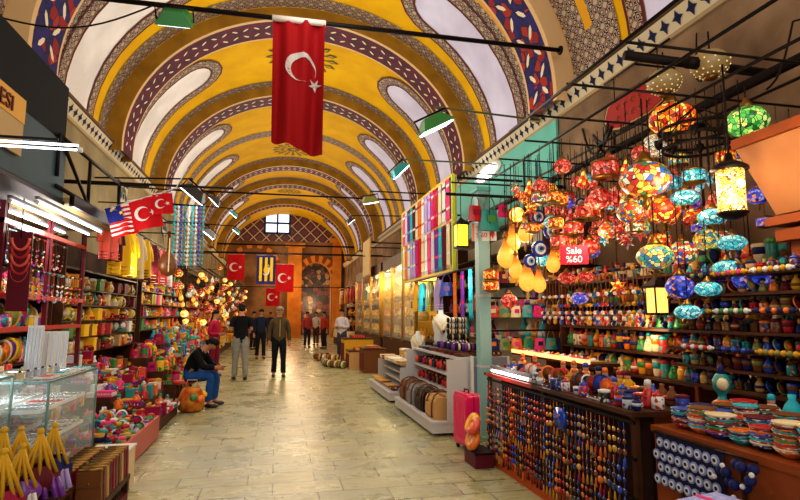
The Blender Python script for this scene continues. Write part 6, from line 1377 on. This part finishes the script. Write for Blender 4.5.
    root['k'].append(S('hair', hm, hair))
    fm_ = MB()
    nose = h+F*.088-up*.005; fm_.lathe([(.001, .03), (.010, .01), (.014, -.008), (.001, -.014)], nose, 8, 0, M_)
    for e in (-1, 1):
        fm_.ball(h+side*e*.080+up*.01, .02, 0, 8, 5, 1.5, .6, M_)
        fm_.ball(h+F*.078+side*e*.03+up*.025, .011, 1, 8, 5, .7, .6, M_); fm_.ball(h+F*.086+side*e*.03+up*.025, .005, 2, 6, 4, 1, 1, M_); fm_.box(h+F*.084+side*e*.03+up*.045, (.028, .008, .006), 2, M=M_)
    fm_.box(h+F*.08-up*.045, (.042, .010, .009), 3, M=M_)
    root['k'].append(S('face_features', fm_, [skin_m, mat('eye_ball', '#e0d8d0', .3), hair_m, mat('lip', '#8a4438', .5)]))
    if extra: root['k'] += extra
    return lput(root, loc, label, 'person', rz=rz, s=s)
def stand(lean=0, step=.0, arms='down', look=(0, -1, 0)):
    J = dict(pelvis=(0, 0, .95), belly=(0, -.01, 1.12), chest=(0, 0, 1.33), neck=(0, .01, 1.50), head=(0, -.015, 1.62), face=look)
    for sd, x in (('l', 1), ('r', -1)):
        st = step*x
        J['sh'+sd] = (.18*x, .0, 1.41); J['el'+sd] = (.245*x, .03, 1.13); J['wr'+sd] = (.25*x, -.03, .88); J['ha'+sd] = (.25*x, -.05, .78)
        if arms == 'front': J['el'+sd] = (.24*x, .02, 1.14); J['wr'+sd] = (.10*x, -.2, 1.12); J['ha'+sd] = (.03*x, -.26, 1.13)
        J['hi'+sd] = (.09*x, 0, .88); J['kn'+sd] = (.10*x, -.02-st*.6, .49); J['an'+sd] = (.11*x, .02-st, .085); J['to'+sd] = (.12*x, -.12-st, .04)
    return J
J = stand(step=.05); J['wrr'] = (-.22, -.12, .95); J['har'] = (-.2, -.18, .87)
person('man in black short-sleeved shirt and pale grey trousers seen from behind', (-.84, 14.0, 0), PI+.25, stand(0, .08, 'front'), '#101014', '#8c8c84', sleeve=.5, s=1.04)
jk = [S('jacket_zip', MB().box((0, -.128, 1.22), (.015, .012, .42)), pm('tan')), S('collar', MB().lathe([(.085, 1.44), (.095, 1.47), (.08, 1.5)], n=12), mat('jacket_dark', '#3c2c1c', .8))]
person('man in olive brown jacket and dark trousers walking towards the viewer', (.07, 14.45, 0), .1, stand(0, .10), '#4e4028', '#14161c', hair=hair_g, s=1.0, extra=jk)
person('man in dark jacket farther down the aisle between the two standing men', (-.55, 20.5, 0), .2, stand(0, .06), '#1a2238', '#141418', s=1.0)
person('distant woman in pink red coat beside the man in black', (-1.55, 14.9, 0), 1.2, stand(0, .03, 'front'), '#a8183c', '#7a1430', hairlong=True, s=.95)
p = at(342, 335, 19.5); person('shopkeeper in white shirt behind the far right stall', (p.x, 19.5, 0), -.6, stand(0, 0, 'front'), '#c8c4d0', '#3a3640', s=1.0)
for i, (px, Y, c, t_, lb, rz_) in enumerate(((307, 27, '#b03838', '#222230', 'distant person in red near the end arch', .4), (316, 29, '#c0b0a8', '#4a2a20', 'distant person in pale top under the end arch', -.5), (324, 26, '#a83020', '#2a1c18', 'distant person in rust coloured top right of the end arch', -1.0), (270, 31, '#2a2420', '#1a1a20', 'most distant person, dark clothes, left of the orange pilaster', .1), (253, 26, '#382c34', '#202028', 'distant person in dark plum top left of the aisle', .8))):
    p = at(px, 340, Y); person(lb, (p.x, Y, 0), rz_, stand(0, .05*(i % 2)), c, t_, s=.97)
# seated man in black jacket and jeans (sitting sideways at the stands, bent over)
J = dict(pelvis=(0, 0, .52), belly=(0, -.09, .67), chest=(0, -.20, .84), neck=(0, -.30, .97), head=(0, -.40, 1.04), face=(0, -.75, -.65))
for sd, x in (('l', 1), ('r', -1)):
    J['sh'+sd] = (.17*x, -.22, .90); J['el'+sd] = (.24*x, -.36, .68); J['wr'+sd] = (.12*x, -.52, .66); J['ha'+sd] = (.05*x, -.60, .65)
    J['hi'+sd] = (.10*x, -.05, .50); J['kn'+sd] = (.15*x, -.48, .52); J['an'+sd] = (.15*x, -.44, .09); J['to'+sd] = (.16*x, -.57, .04)
person('seated man in black jacket and blue jeans bent forward on a stool', (-1.50, 10.2, 0), PI/2-.2, J, '#0c0e12', '#1c4a8c', sleeve=1, extra=[S('phone', MB().box((.0, -.61, .67), (.07, .14, .012)), pm('black'))])
k = [S('seat', MB().lathe([(.17, .38), (.18, .40), (.17, .43)], n=16), pm('red'))]+[S('leg', MB().cyl((.11*math.cos(a), .11*math.sin(a), .38), (.17*math.cos(a), .17*math.sin(a), 0), .016, n=6), wood_d) for a in (.5, 2.07, 3.64, 5.21)]
lput(S('stool', None, None, k), (-1.53, 10.2, 0), 'small red stool under the seated man', 'stool')
k = [S('handle', MB().tube([(-.1, 0, .38), (-.07, 0, .5), (.07, 0, .5), (.1, 0, .38)], .008, 5), pm('gold')), S('flower_patch', MB().ball((.15, -.1, .2), .07, 0, 8, 5), pm('orange')), S('flower_patch', MB().ball((.05, -.18, .24), .06, 0, 8, 5), pm('green')), S('flower_patch', MB().ball((.19, .03, .26), .05, 0, 8, 5), pm('yellow'))]
lput(S('flowered_bag', MB().lathe([(.14, 0), (.2, .05), (.21, .2), (.16, .34), (.12, .38)], n=16), mat('bag_red_flower', '#9c2a14', .8, c2='#c08028', vs=9), k), (-1.32, 9.66, 0), 'red flowered sack at the feet of the seated man', 'bag')
